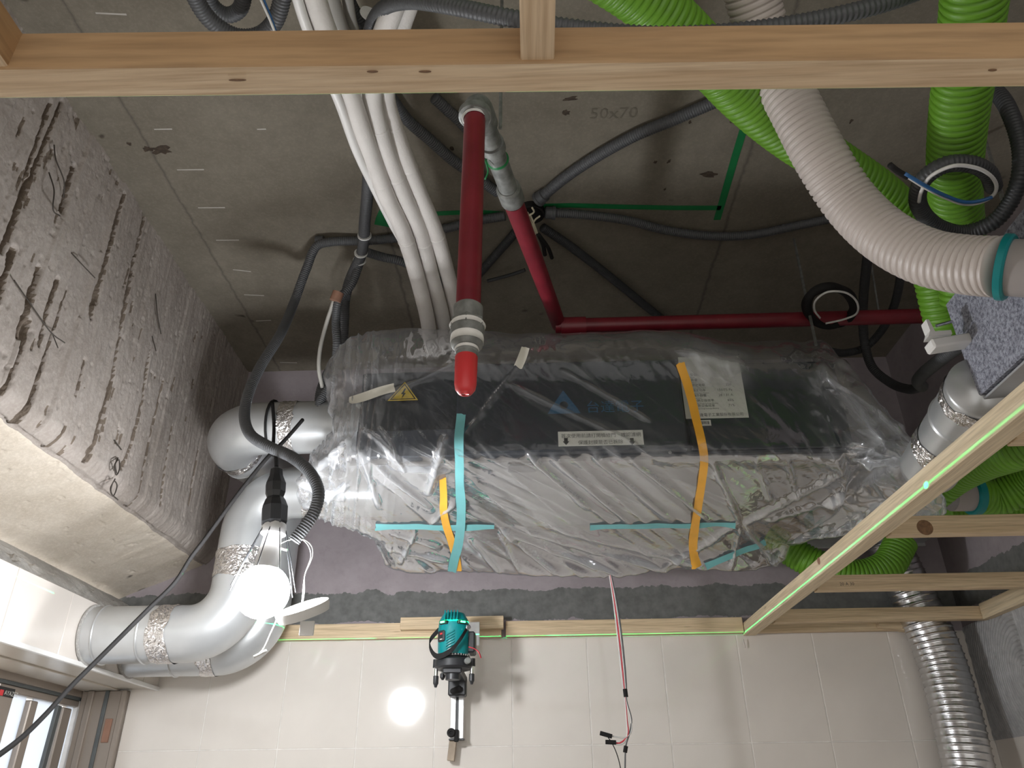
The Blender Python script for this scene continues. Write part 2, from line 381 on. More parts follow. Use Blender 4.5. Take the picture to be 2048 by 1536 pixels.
def m_sheet():
    t = NT('clear_plastic_film'); at = t.node('ShaderNodeAttribute', attribute_name='fold')
    t.base((.62, .63, .65)).set(Roughness=.3, **{'Specular_IOR_Level': .3})
    tr = t.node('ShaderNodeBsdfTransparent'); tr.inputs[0].default_value = (.975, .98, .985, 1)
    tl = t.node('ShaderNodeBsdfTranslucent'); tl.inputs[0].default_value = (.62, .64, .66, 1)
    a = t.node('ShaderNodeMixShader'); a.inputs[0].default_value = .4; t.l.new(t.b.outputs[0], a.inputs[1]); t.l.new(tl.outputs[0], a.inputs[2])
    n = t.noise(wobj(t), 60, 4, .65, 1.0); nb = t.ramp(n, [(.6, (0, 0, 0)), (.8, (.03, .03, .03))])
    f = t.math('MINIMUM', t.math('ADD', at.outputs['Fac'], nb), .9)
    m = t.node('ShaderNodeMixShader'); t.l.new(f, m.inputs[0]); t.l.new(tr.outputs[0], m.inputs[1]); t.l.new(a.outputs[0], m.inputs[2])
    gl = t.node('ShaderNodeBsdfGlossy'); gl.inputs['Color'].default_value = (.95, .96, .98, 1); gl.inputs['Roughness'].default_value = .1
    fr = t.node('ShaderNodeFresnel'); fr.inputs[0].default_value = 1.4
    bp = t.node('ShaderNodeBump'); bp.inputs['Strength'].default_value = .14; bp.inputs['Distance'].default_value = .01; t.l.new(t.noise(wobj(t), 24, 2, .5, 1.2), bp.inputs['Height'])
    for q in (gl, fr, t.b): t.l.new(bp.outputs[0], q.inputs['Normal'])
    m2 = t.node('ShaderNodeMixShader'); t.l.new(t.math('MINIMUM', t.math('MULTIPLY', fr.outputs[0], 1.0), .4), m2.inputs[0]); t.l.new(m.outputs[0], m2.inputs[1]); t.l.new(gl.outputs[0], m2.inputs[2])
    t.l.new(m2.outputs[0], t.out.inputs[0]); return t.m
M['film'] = m_sheet()
# ================================================================ THE SETTING
def gridmesh(P):
    """P: (m,n,3) array -> verts, quads"""
    m, n = P.shape[:2]; i = np.arange(m - 1)[:, None] * n; k = np.arange(n - 1)[None, :]
    return P.reshape(-1, 3), np.stack([i + k, i + k + 1, i + n + k + 1, i + n + k], -1).reshape(-1, 4).tolist()
YN = -1.6
floor = mk('floor', *box((0, .6, -.05), (4.6, 4.6, .1)), M['floor'], kind='structure')
ceil = mk('ceiling', *box((0.05, (YN + D + .15) / 2, H(ZC) + .07), (4.0, D + .15 - YN, .14)), M['slab'], kind='structure', label='grey concrete slab overhead with stains and form marks')
for (px, py, L, a) in [(222, 27, 62, -.06), (326, 258, 36, 0), (381, 339, 54, 0), (423, 415, 54, 0), (455, 480, 46, 0), (484, 541, 36, -.12), (508, 590, 40, -.05), (527, 641, 30, .03), (577, 725, 34, -.03), (523, 258, 18, 0)]:
    a0 = PZ(px - L / 2, py + a * L / 2, ZC); a1 = PZ(px + L / 2, py - a * L / 2, ZC); d = (a1 - a0).normalized(); n = Vector((-d.y, d.x, 0)) * .0022
    mk('chalk_mark', *poly([a0 - n * .4, a1 - n, a1 + n, a0 + n * 1.2], .0006, (0, 0, -1)), M['chalk'], ceil)
M['pencil'] = plain('pencil_line', (.15, .132, .102), .9)
o = PZ(1178, 238, ZC - .0008); mk('pencil_figures', *text_mesh('50x70', .05, o, (1, 0, 0), (0, -1, 0)), M['pencil'], ceil, label='faint pencilled size on the slab')
def blot(px, py, s, seed, asp=1.0, rot=0):
    c = PZ(px, py, ZC); r = np.random.RandomState(seed); n = 14; P = []
    for k in range(n):
        q = 2 * math.pi * k / n; R_ = s * (.55 + .75 * r.rand()); x = R_ * math.cos(q) * asp; y = R_ * math.sin(q)
        P.append(c + Vector((x * math.cos(rot) - y * math.sin(rot), x * math.sin(rot) + y * math.cos(rot), 0)))
    mk('rust_stain', *poly(P, .0005, (0, 0, -1)), M['stain'], ceil)
M['stain'] = plain('rust_stain', (.06, .043, .03), .9, 0, .4, 80)
for a in [(1131, 226, .011, 1), (1418, 349, .013, 2, 2.2, .1), (1338, 322, .008, 3, .6, .3), (1310, 324, .005, 4), (1330, 378, .006, 5, .6, .2), (1468, 242, .009, 6, 1.4), (1380, 244, .005, 7), (903, 297, .008, 8, .7), (1140, 198, .007, 9, 3.5, -.1), (1702, 243, .008, 11, .5, .2), (322, 300, .017, 12, 1.6), (258, 287, .006, 13), (295, 298, .01, 14, 1.4, 0)]: blot(*a)
# back wall: plaster above, tiles below
wb = mk('wall_back', *box((0, D + .1, H((ZT + ZC) / 2)), (3.6, .2, ZC - ZT)), M['wallback'], kind='structure', label='bare plaster wall with a dark mortar band above beige tiles')
mk('grout_bed', *box(((XR - 1.5) / 2, D + .101, H((ZT - 1.6) / 2)), (XR + 1.6, .2, ZT + 1.6)), M['grout'], wb)
TW, TH, TG = .25, .33, .0028
def shared(name, me, parent, loc):
    o = bpy.data.objects.new(name, me); COL.objects.link(o); o.parent = parent; o.location = tuple(np.array(tuple(loc)) - WL[parent.name]); WL[o.name] = np.array(tuple(loc)); return o
def tilemesh(sx, sy, sz, mat):
    v, f = box((0, 0, 0), (sx, sy, sz), .0012); me = bpy.data.meshes.new('tile'); me.from_pydata(v, [], f); me.materials.append(mat); return me
cache = {}
def tile(parent, c, s, mat):
    k = (round(s[0], 3), round(s[1], 3), round(s[2], 3), mat.name)
    if k not in cache: cache[k] = tilemesh(*s, mat)
    shared('tile', cache[k], parent, c)
x0s = [-1.335] + [-.073 + TW * k for k in range(-4, 6)] + [XR]
zs = [ZT, .175, -.155, -.485, -.815, -1.145, -1.475, -1.6]
for i in range(len(x0s) - 1):
    for j in range(len(zs) - 1):
        a, b = x0s[i], x0s[i + 1]; t, u = zs[j], zs[j + 1]
        tile(wb, ((a + b) / 2, D + .004, H((t + u) / 2)), (b - a - TG, .008, t - u - TG), M['tile'])
# left wall with the window opening
ZW = .365; ZTOP = .53; YW0 = 1.2
wl = mk('wall_left', *box((XL - .117, (YN + D) / 2, H((ZTOP + ZW) / 2)), (.22, D - YN, ZTOP - ZW)), M['grout'], kind='structure', label='cream tiled wall over the window')
mk('wall_pier', *box((XL - .115, (YN + YW0) / 2, H((ZW - 1.6) / 2)), (.22, YW0 - YN, ZW + 1.6)), M['tile_left'], wl)
mk('wall_below_window', *box((XL - .115, (YW0 + D) / 2, H((-.6 - 1.6) / 2)), (.22, D - YW0, 1.0)), M['tile_left'], wl)
for k in range(18):
    y1 = 2.58 - .25 * k; y0 = y1 - .25
    if y0 < YN: break
    tile(wl, (XL - .001, (y0 + y1) / 2, H((ZTOP + ZW) / 2)), (.008, .25 - .0018, ZTOP - ZW - .002), M['tile_left'])
tile(wl, (XL - .001, (2.58 + D) / 2, H((ZTOP + ZW) / 2)), (.008, D - 2.58 - .002, ZTOP - ZW - .002), M['tile_left'])
# rough mortar climbing from the tile edge to the beam underside
m, n = 40, 420; uu = np.linspace(0, 1, m)[:, None]; yy = np.linspace(YN, D, n)[None, :]
Pm = np.zeros((m, n, 3)); Pm[..., 0] = XL - .004 + (-1.43 - XL) * uu; Pm[..., 1] = yy + 0 * uu; Pm[..., 2] = H(ZTOP - .012 + (.665 - ZTOP) * uu)
dsp = (fbm(Pm[..., 1] * 18, uu * 5 + 0 * yy, 3, 5) - .5) * .07 * np.sin(np.pi * np.clip(uu, 0, .98))
Pm[..., 0] += dsp * .5; Pm[..., 2] -= dsp
mk('mortar_band', *gridmesh(Pm), M['mortar'], wl, True, label='rough grey mortar band with white smears')
# concrete beam on the left: board-marked face with torn gouges
def seglist(L): return [[(PX(a, b, XB).y, PX(a, b, XB).z - CAMZ) for a, b in q] for q in L]
G = [([(106, 664), (82, 745), (48, 862)], 9), ([(239, 664), (222, 760), (178, 917)], 8), ([(301, 688), (285, 800), (262, 890), (245, 935)], 8), ([(328, 760), (305, 860), (284, 955)], 5),
     ([(212, 507), (195, 570), (178, 630)], 11), ([(82, 534), (62, 600), (41, 671)], 9), ([(31, 500), (15, 550), (0, 595)], 13), ([(133, 579), (118, 630), (105, 664)], 6), ([(113, 558), (92, 620), (75, 690)], 7),
     ([(270, 517), (255, 590), (239, 664)], 7), ([(246, 386), (230, 440), (212, 505)], 9), ([(126, 202), (82, 310), (34, 427), (5, 500)], 8), ([(102, 205), (66, 310), (31, 424)], 7), ([(290, 430), (272, 510)], 5),
     ([(60, 640), (30, 730), (5, 790)], 7), ([(165, 720), (148, 790)], 6), ([(128, 850), (112, 910)], 4), ([(345, 850), (330, 940), (320, 1010)], 4), ([(395, 900), (375, 1010)], 4), ([(150, 330), (125, 420)], 10), ([(285, 955), (275, 1010)], 4)]
yy = np.concatenate([np.linspace(YN, .75, 60, endpoint=False), np.linspace(.75, D, 640)]); hh = np.linspace(ZC, ZB, 240)
Yg, Zg = np.meshgrid(yy, hh)
face = (fbm(Yg * 5, Zg * 2, 5, 3) - .5) * .012 + (fbm(Yg * 70, Zg * 5, 8, 3) - .5) * .0045 + (fbm(Yg * 120, Zg * 60, 9, 3) - .5) * .003
board = np.floor(Yg / .085 + .25 * fbm(Yg * 3, Zg * 1.2, 2, 2)); face += (_hash(board, board * 0 + 3, 4) - .5) * .008
gm = np.zeros_like(face)
for q, wpx in G:
    S_ = seglist([q])[0]; wd = wpx * .00125
    for (y0, z0), (y1, z1) in zip(S_[:-1], S_[1:]):
        dy, dz = y1 - y0, z1 - z0; L2 = dy * dy + dz * dz; t = np.clip(((Yg - y0) * dy + (Zg - z0) * dz) / L2, 0, 1)
        d_ = np.hypot(Yg - y0 - t * dy, Zg - z0 - t * dz); wv = wd * (.1 + 1.5 * fbm(Yg * 40, Zg * 26, 21, 4))
        gm = np.maximum(gm, np.clip(1.6 - 1.6 * d_ / np.maximum(wv, 1e-4), 0, 1))
pit = np.clip((fbm(Yg * 75, Zg * 42, 31, 3) - .72) * 9, 0, 1)
nick = np.clip((fbm(Yg * 55, Zg * 11, 77, 3) - .71) * 7, 0, 1) * (fbm(Yg * 4, Zg * 4, 78, 2) > .5); face -= gm * .017 + pit * .004 + nick * .006; gm = np.maximum(gm, nick * .8)
edge = np.clip((ZB + .05 - Zg) / .05, 0, 1); face -= edge ** 2 * (.012 + .03 * fbm(Yg * 16, Zg * 5, 12, 4))
Pf = np.stack([XB + face, Yg, H(Zg)], -1)
ub = np.linspace(0, 1, 90)[1:, None]; Yb = yy[None, :] + 0 * ub; Xb_ = XB - .03 + (-1.44 - XB) * ub
dn = (fbm(Yb * 5, Xb_ * 10, 41, 4) - .5) * .008 + np.clip((fbm(Yb * 24, Xb_ * 70, 43, 3) - .72) * 8, 0, 1) * .004
zb = ZB - .125 * ub + dn + .03 * np.exp(-ub / .02) * fbm(Yb * 16, ub * 0 + 1., 12, 4)
Pb = np.stack([Xb_ - .012 * fbm(Yb * 20, Xb_ * 0, 13, 3) * (1 - ub), Yb, H(zb)], -1)
vb, fb = gridmesh(np.concatenate([Pf, Pb], 0))
beam = mk('concrete_beam', vb, fb, M['beam'], None, True, kind='structure', label='rough board-marked concrete beam along the left side of the slab')
beam.data.materials.append(M['gouge']); beam.data.materials.append(M['soffit'])
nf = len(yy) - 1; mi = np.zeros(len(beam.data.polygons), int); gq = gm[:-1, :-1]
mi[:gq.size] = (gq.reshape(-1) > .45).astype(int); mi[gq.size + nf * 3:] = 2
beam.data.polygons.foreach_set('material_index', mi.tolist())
mk('beam_core', *box(((XB - .05 - 1.9) / 2, (YN + D) / 2, H((ZC + ZB + .06) / 2)), (1.9 + XB - .05, D - YN, ZC - ZB - .06)), M['beam'], beam)
for pts, r in [([(108, 290, .0), (112, 320, .015), (128, 362, .02), (127, 395, .0)], .0016), ([(98, 345, .0), (108, 380, .02), (106, 418, .025), (120, 432, 0)], .0016), ([(28, 560, 0), (75, 628, .02), (105, 668, .02), (130, 686, .03)], .0014), ([(105, 668, .0), (116, 696, .02)], .0012),
               ([(311, 588, .0), (315, 630, .02), (322, 668, .01)], .0016), ([(304, 672, .0), (312, 702, .02)], .0014), ([(142, 505, .0), (165, 530, .02), (190, 556, .02)], .0014),
               ([(228, 880, .0), (243, 900, .02)], .0018), ([(236, 916, .0), (229, 935, .02), (232, 950, .025), (239, 938, .02), (238, 920, .012), (231, 928, .02), (233, 946, .01)], .0017),
               ([(230, 958, .0), (221, 980, .02), (226, 992, .03), (234, 970, .02), (228, 962, .02), (222, 985, .01), (236, 1000, .03)], .0017)]:
    mk('tie_wire', *tube([PX(a, b, XB + .004 + c) for a, b, c in pts], r, .004, 6), M['rust'], beam, True)
# right wall: plaster, a field of combed adhesive, tiles
wr = mk('wall_right', *box((XR + .1, (YN + D) / 2, H((ZC + ZT) / 2)), (.2, D - YN, ZC - ZT)), M['wallback'], kind='structure', label='bare right wall with combed tile adhesive above the tiles')
mk('wall_backing', *box((XR + .108, (YN + D) / 2, H((ZT - 1.6) / 2)), (.2, D - YN, ZT + 1.6)), M['grout'], wr)
ya = np.linspace(1.7, D, 470); za = np.linspace(.172, ZT + .01, 170); Ya, Za = np.meshgrid(ya, za)
cy, cz = 2.42, .33
ra = np.hypot((Ya - cy), (Za - cz) * .75); arc = np.where(Ya > cy - .02, ra, np.abs(Ya - cy) * .95) + .012 * fbm(Ya * 6, Za * 5, 4, 3)
rg = np.clip(np.cos(arc * 2 * math.pi / .0105) * .5 + .5, 0, 1) ** .8 * (.55 + .7 * fbm(Ya * 40, Za * 60, 9, 3))
Pa = np.stack([XR + .004 - rg * .006 - .004 * fbm(Ya * 5, Za * 5, 6, 2), Ya, H(Za)], -1)
mk('combed_adhesive', *gridmesh(Pa), M['adhesive'], wr, True, label='dark grey combed tile adhesive')
for k in range(12):
    y1 = D - .25 * k
    for j in range(6):
        t, u = zs[1 + j], zs[2 + j]; tile(wr, (XR + .004, y1 - .125, H((t + u) / 2)), (.008, .25 - TG, t - u - TG), M['tile'])
    if k: 
        if y1 < 1.75: tile(wr, (XR + .004, y1 - .125, H((.175 + ZT) / 2)), (.008, .25 - TG, ZT - .175 - TG), M['tile'])
# window on the left wall
win = thing('window_1', W(-1.5, 2.2, -.6), 'tan aluminium sliding window with frosted panes under a deep reveal', None, None, 'structure')
XF = -1.485
mk('edge_trim', *box((XL + .004, (YW0 + D) / 2, H(ZW) - .004), (.012, D - YW0, .012), .001), M['white_plastic'], win)
mk('reveal_board', *box(((XL - .004 - 1.37) / 2, (YW0 + D) / 2, H(ZW) + .003), (1.37 + XL - .004, D - YW0, .014), .0015), M['soffit_tile'], win)
mk('reveal_board', *box(((-1.37 + XF) / 2, (YW0 + D) / 2, H(ZW) - .002), (abs(-1.37 - XF), D - YW0, .014), .0015), M['soffit_tile'], win)
mk('head_rail', *box((XF - .02, (YW0 + D) / 2, H(ZW) - .018), (.04, D - YW0, .022), .002), M['frame_tan'], win)
mk('head_seal', *box((XF - .022, (YW0 + D) / 2, H(ZW) - .033), (.03, D - YW0, .01)), M['frame_dark'], win)
mk('jamb_board', *box(((-1.335 + XF) / 2, D - .008, H(ZW - .6) / 1 + 0), (abs(-1.335 - XF), .022, 1.18), .002), M['frame_tan'], win)
for xx, ww, tt in ((-1.343, .016, .03), (-1.40, .012, .028), (-1.452, .02, .034)): mk('jamb_rib', *box((xx, D - .012, H(ZW - .6)), (ww, tt, 1.18), .002), M['frame_tan'] if ww > .014 else M['frame_dark'], win)
mk('jamb_latch', *box((-1.375, D - .021, H(.235)), (.022, .006, .07), .001), M['orange_tag'], win)
def ypx(px, py=1460): return PX(px, py, XF - .02).y
st = [(-30, 4), (42, 58), (112, 130), (163, 174)]
for a, b in st:
    y0, y1 = ypx(a), ypx(b); mk('sash_stile', *box((XF - .03, (y0 + y1) / 2, H(-.15)), (.035, abs(y1 - y0), .9), .003), M['frame_tan'], win)
y0, y1 = ypx(-30), ypx(174)
mk('sash_rail', *box((XF - .03, (y0 + y1) / 2, H(.318)), (.03, y1 - y0, .02), .003), M['frame_tan'], win)
for a, b in [(4, 42), (58, 112), (130, 163)]:
    y0, y1 = ypx(a), ypx(b); p = mk('pane', *box((XF - .032, (y0 + y1) / 2, H(-.13)), (.005, y1 - y0, .88)), M['pane'] if 'pane' in M else M['glass'], win)
y0 = ypx(92); mk('dark_strip', *box((XF - .008, y0, H(-.2)), (.012, .022, 1.0), .002, Matrix.Rotation(-.03, 3, 'X')), M['frame_dark'], win)  # thin dark upright strip, slightly tilted, just inside the panes
o = PX(4, 1384, XF - .006); sk = mk('maker_sticker', *box((XF - .011, PX(20, 1384, XF).y, PX(20, 1384, XF).z), (.002, .075, .024)), M['ink'], win)
c0 = PX(7, 1388, XF - .0095); mk('sticker_mark', *box((XF - .0096, PX(10, 1384, XF).y, PX(10, 1385, XF).z), (.001, .016, .015)), M['red_cap'], sk)
mk('sticker_lettering', *text_mesh('AYAZEZ', .017, (XF - .0096, PX(15, 1388, XF).y, PX(15, 1389, XF).z), (0, 1, 0), (0, 0, 1)), M['label_white'], sk)
# ================================================================ CEILING BATTENS
def batten_x(name, x0, x1, y0, y1, z0, z1, label, mats=('wood_x', 'wood_x'), group='pine ceiling battens', marks=()):
    v, f = box(((x0 + x1) / 2, (y0 + y1) / 2, H((z0 + z1) / 2)), (x1 - x0, y1 - y0, z1 - z0), .0012)
    o = mk(name, v, f, M[mats[0]], None, False, label=label, cat='batten', group=group)
    if mats[1] != mats[0]:
        o.data.materials.append(M[mats[1]])
        for p in o.data.polygons:
            if abs(p.normal.y) > .9 or abs(p.normal.x) > .9 or p.normal.z > .9: p.material_index = 1
    return o
def bar(name, A, B, w, h, side, label, mats, group='pine ceiling battens', cat='batten', up=0.0):
    """batten whose bottom edge runs A-B; w to the given horizontal side, h upwards"""
    A = Vector(A); B = Vector(B); d = (B - A); d.z = 0; d.normalize(); n = Vector((-d.y, d.x, 0)) * (1 if side > 0 else -1)
    L = (B - A).length; c = (A + B) / 2 + n * w / 2 + Vector((0, 0, h / 2)); rot = Matrix((d, Vector((-d.y, d.x, 0)), Vector((0, 0, 1)))).transposed()
    o = mk(name, *box(c, (L, w, h), .0012, rot), M[mats[0]], None, False, label=label, cat=cat, group=group)
    if mats[1] != mats[0]:
        o.data.materials.append(M[mats[1]])
        for p in o.data.polygons:
            if p.normal.z > -.9: p.material_index = 1
    return o
fa, fb_ = PZ(0, 197.5, ZT), PZ(2048, 174.5, ZT); fe = (fb_ - fa).normalized(); na, nb_ = PZ(0, 137, ZT), PZ(2048, 118, ZT)
wf = abs((na - fa).dot(Vector((-fe.y, fe.x, 0)))); fy0 = min(na.y, nb_.y)
front = bar('ceiling_batten', fa - fe * .6, fb_ + fe * .6, wf, .042, -1, 'long laminated batten crossing the whole top of the view', ('ply', 'ply_face'))
for px, py, L in ((475, 160, .014), (745, 143, .009), (850, 143, .01), (1985, 140, .007)):
    k = PZ(px, py, ZT - .0003); mk('knot', *poly([k + fe * (L * .5 * math.cos(q)) + Vector((0, 1, 0)) * (.0011 * math.sin(q)) for q in np.linspace(0, 2 * math.pi, 14, endpoint=False)][::-1], .0003, (0, 0, -1)), M['knot'], front)
k = PY(1303, 90, PZ(1303, 128, ZT).y - .0004); mk('knot', *lathe(k, (0, -1, 0), [(0, .005), (.0004, .0045)], 14), M['knot'], front)
def batten_y(x0, x1, y0, y1, z0, z1, label, mats):
    o = mk('ceiling_batten', *box(((x0 + x1) / 2, (y0 + y1) / 2, H((z0 + z1) / 2)), (x1 - x0, y1 - y0, z1 - z0), .0012), M[mats[0]], None, False, label=label, cat='batten', group='pine ceiling battens')
    if mats[1] != mats[0]:
        o.data.materials.append(M[mats[1]])
        for p in o.data.polygons:
            if abs(p.normal.x) > .9 or abs(p.normal.y) > .9: p.material_index = 1
    return o
a = PZ(1040, 60, ZT + .003); b = PZ(1110, 60, ZT + .003)
batten_y(a.x, b.x, -.3, PZ(1075, 130, ZT + .003).y, ZT + .003, ZT + .043, 'short laminated batten butting into the long one at top centre', ('ply_y', 'ply_face_y'))
c = PZ(14, 132, ZT + .002); batten_y(c.x - .03, c.x, -.3, PZ(14, 136, ZT + .002).y, ZT + .002, ZT + .042, 'short batten at the far top left corner', ('ply_y', 'ply_face_y'))
ZJ = ZT - .006
ja, jb_ = PZ(1485, 1273, ZJ), PZ(1811, 1012, ZJ); je = (jb_ - ja).normalized(); ja = ja + je * max(0, ja.y - (D - .004)); xj = ja.x
hj = PX(1759, 1011, jb_.x).z - H(ZJ)
diag = bar('ceiling_batten', ja, ja + je * 2.2, .04, hj, -1 if (-je.y * 0 + je.x) > 5 else 1, 'long batten running diagonally up the right side with the green laser line on it', ('wood_y', 'wood_y'))
for i, (y, px, x1, lab) in enumerate([(1.166, 1960, XR - .03, 'short cross batten nearest the camera at the right edge'), (1.65, 1700, XR - .03, 'cross batten with a dark knot in front of the green hoses'), (2.13, 1560, XR - .03, 'cross batten with small printed marks over the silver hose'), (2.535, 1540, XR - .002, 'cross batten meeting the right wall batten near the tiles')]):
    o = batten_x('ceiling_batten', xj + .058 + .01 * (2.6 - y), x1, y - .03, y, ZT, ZT + .04, lab, ('wood_x', 'wood_x'))
    if i == 1:
        k = PY(1850, 1055, y - .0305); mk('knot', *lathe(k, (0, -1, 0), [(0, .017), (.0006, .0165)], 18), M['knot'] if 'knot' in M else M['orange_tag'], o, label='dark round knot')
    if i == 2:
        k = PY(1680, 1171, y - .0308); mk('printed_marks', *text_mesh('20 A 30', .012, k, (1, 0, 0), (0, 0, 1)), M['ink_grey'], o)
k = ja + je * (ja.y - PX(1630, 1122, xj).y) ; k.z = PX(1630, 1122, xj).z; mk('knot', *lathe(k + Vector((-.0003, 0, 0)), (-1, 0, 0), [(0, .009), (.0006, .0085)], 16), M['orange_tag'], diag, label='pale brown knot')
batten_y(XR - .03, XR - .002, .3, 2.503, ZT - .002, ZT + .045, 'batten fixed along the right wall above the combed adhesive', ('wood_y', 'wood_y'))
for x0, x1, lab in [(XL + .02, PY(1003, 1280, D - .02).x, 'wall batten on the tile edge behind the lamp, left of the laser level'), (PY(1012, 1280, D - .02).x, xj - .002, 'wall batten on the tile edge between the laser level and the long diagonal batten'), (xj + .04, PY(1815, 1275, D - .02).x, 'wall batten on the tile edge beneath the cross battens')]:
    batten_x('wall_batten', x0, x1, D - .03, D - .001, ZT, ZT + .05, lab, ('wood_x', 'wood_x'), 'battens on the tile edge')
batten_x('wall_batten', PY(801, 1250, D - .05).x, PY(1007, 1250, D - .05).x, D - .058, D - .031, ZT + .022, ZT + .062, 'short packing batten behind the laser level', ('wood_x', 'wood_x'), 'battens on the tile edge')
v = PY(1802, 1280, D - .03); mk('wood_offcut', *box((v.x, D - .04, H(ZT) + .01), (.14, .03, .03), .001, Matrix.Rotation(.15, 3, 'Y')), M['wood_x'], label='short wood offcut tucked beside the silver flexible hose', cat='offcut')
for px in (1486,): mk('nail', *cyl(PY(px, 1278, D - .015), PY(px + 4, 1296, D - .012), .002, 8), M['chrome'], label='small nail sticking out below the batten joint', cat='nail')

# ================================================================ VENTILATION UNIT
UX0, UX1 = -.426, .78; UY0, UY1 = 1.721, 2.24; UZ0, UZ1 = .749, PY(1500, 724, 1.721).z - CAMZ
unit = thing('ventilation_unit', W((UX0 + UX1) / 2, (UY0 + UY1) / 2, UZ0), 'dark charcoal ceiling ventilation unit wrapped in clear plastic film', 'ventilator')
mk('casing', *box(((UX0 + UX1) / 2, (UY0 + UY1) / 2 + .004, H((UZ0 + UZ1) / 2)), (UX1 - UX0, UY1 - UY0 - .008, UZ1 - UZ0), .004), M['casing'], unit)
mk('bottom_panel', *box(((UX0 + UX1) / 2, (UY0 + UY1) / 2 + .01, H(UZ0) - .003), (UX1 - UX0 - .01, UY1 - UY0 - .03, .008), .001), M['panel'], unit, label='pale sheet metal underside')
xa = PY(915, 800, UY0).x; xc = PY(1362, 800, UY0).x; zl = PY(800, 860, UY0).z - CAMZ
mk('front_panel', *box(((xa + xc) / 2, UY0 - .008, H((UZ0 + UZ1) / 2) + .002), (xc - xa, .024, UZ1 - UZ0 + .002), .004), M['casing'], unit, label='raised middle access panel')
mk('lower_band', *box(((UX0 + xa) / 2, UY0 - .0005, H((UZ0 + zl) / 2)), (xa - UX0 - .004, .008, zl - UZ0 - .004), .002), M['casing_lo'], unit)
mk('side_panel', *box(((xc + UX1) / 2 + .004, UY0 - .0005, H((UZ0 + UZ1) / 2)), (UX1 - xc - .012, .008, UZ1 - UZ0 - .01), .002), M['casing'], unit)
mk('hatch_handle', *box((PZ(1045, 945, UZ0).x, UY0 + .05, H(UZ0) - .008), (.07, .05, .012), .003), M['casing_lo'], unit)
for px in (1050, 1240): pass
YP = UY0 - .0205
def pane_on(name, px0, py0, px1, py1, y, mat, th=.0008, **kw):
    P = [PY(px0, py1, y), PY(px1, py1, y), PY(px1, py0, y), PY(px0, py0, y)]; return mk(name, *poly(P, th, (0, -1, 0)), mat, unit, **kw)
def rect(name, c0, c1, y, mat, parent, **kw):
    """upright rectangle between lower-left and upper-right corners"""
    P = [Vector((c0.x, y, c0.z)), Vector((c1.x, y, c0.z)), Vector((c1.x, y, c1.z)), Vector((c0.x, y, c1.z))]; return mk(name, *poly(P, .0008, (0, -1, 0)), mat, parent, **kw)
nb = rect('notice_sticker', PY(1117, 893, YP), PY(1285, 860, YP), YP, M['label_white'], unit, label='white notice sticker with two black arrows')
l0 = PY(1120, 875, YP); s_ = (PY(1283, 862, YP).x - l0.x) / 16.4
mk('sticker_lettering', *text_mesh('首次使用前請打開檢修門　確認濾網', s_, Vector((l0.x + s_ * .2, YP - .0012, PY(1120, 876, YP).z)), (1, 0, 0), (0, 0, 1)), M['ink_grey'], nb)
mk('sticker_lettering', *text_mesh('保護封膜是否已拆除', s_, Vector(((PY(1117, 880, YP).x + PY(1285, 880, YP).x) / 2, YP - .0012, PY(1200, 888, YP).z)), (1, 0, 0), (0, 0, 1), 'CENTER'), M['ink_grey'], nb)
for px in (1132, 1264):
    q = PY(px, 884, YP); u = .0011
    A = [(-4, 9), (4, 9), (4, 1), (7, 1), (0, -8), (-7, 1), (-4, 1)]
    mk('arrow', *poly([Vector((q.x + x * u, YP - .0011, q.z + z * u)) for x, z in A][::-1], .0004, (0, -1, 0)), M['ink'], nb)
# faint printed logo
lg0 = PY(1094, 828, YP); lg1 = PY(1160, 780, YP); cx = (lg0.x + lg1.x) / 2; hw = (lg1.x - lg0.x) / 2
MBl = MB(); tri = [Vector((cx - hw, YP - .0003, lg0.z)), Vector((cx + hw, YP - .0003, lg0.z)), Vector((cx, YP - .0003, lg1.z))]
cc = Vector((cx, YP - .0003, lg0.z + (lg1.z - lg0.z) * .36)); rr = hw * .25; N = 24
ringv = [cc + Vector((math.cos(2 * math.pi * k / N), 0, math.sin(2 * math.pi * k / N))) * rr for k in range(N)]
outv = []
for k in range(N):
    d = Vector((math.cos(2 * math.pi * k / N), 0, math.sin(2 * math.pi * k / N))); best = 9
    for a_, b_ in ((0, 1), (1, 2), (2, 0)):
        p, q = tri[a_], tri[b_]; e = q - p; den = d.x * e.z - d.z * e.x
        if abs(den) > 1e-9:
            t = ((p.x - cc.x) * e.z - (p.z - cc.z) * e.x) / den; s2 = ((p.x - cc.x) * d.z - (p.z - cc.z) * d.x) / den
            if t > 0 and -.01 <= s2 <= 1.01: best = min(best, t)
    outv.append(cc + d * best)
mk('printed_logo', ringv + outv, [[k, (k + 1) % N, N + (k + 1) % N, N + k] for k in range(N)], M['logo'], unit, label='faint blue triangle logo')
mk('logo_lettering', *text_mesh('台達電子', .036, Vector((PY(1172, 828, YP).x, YP - .0004, PY(1172, 824, YP).z)), (1, 0, 0), (0, 0, 1)), M['logo'], unit, label='faint blue printed characters')
YR = UY0 - .0052
sp = rect('rating_label', PY(1372, 838, YR), PY(1476, 712, YR), YR, M['label_white'], unit, label='white rating label with small print')
rows = [('型號', ''), ('風量 ', ''), ('額定電壓', '220'), ('額定功率', '150/75 Pa'), ('機外靜壓', '28 / 31 A'), ('全熱交換效率', '65%'), ('顯熱交換效率', '71%')]
sub = ['Model', 'Airflow', 'Power Consumption', 'External Static Pressure', 'Sound Level', 'Cooling Energy Exchange Efficiency', 'Heating Energy Exchange Efficiency']
lx = PY(1384, 780, YR).x; rx = PY(1474, 780, YR).x
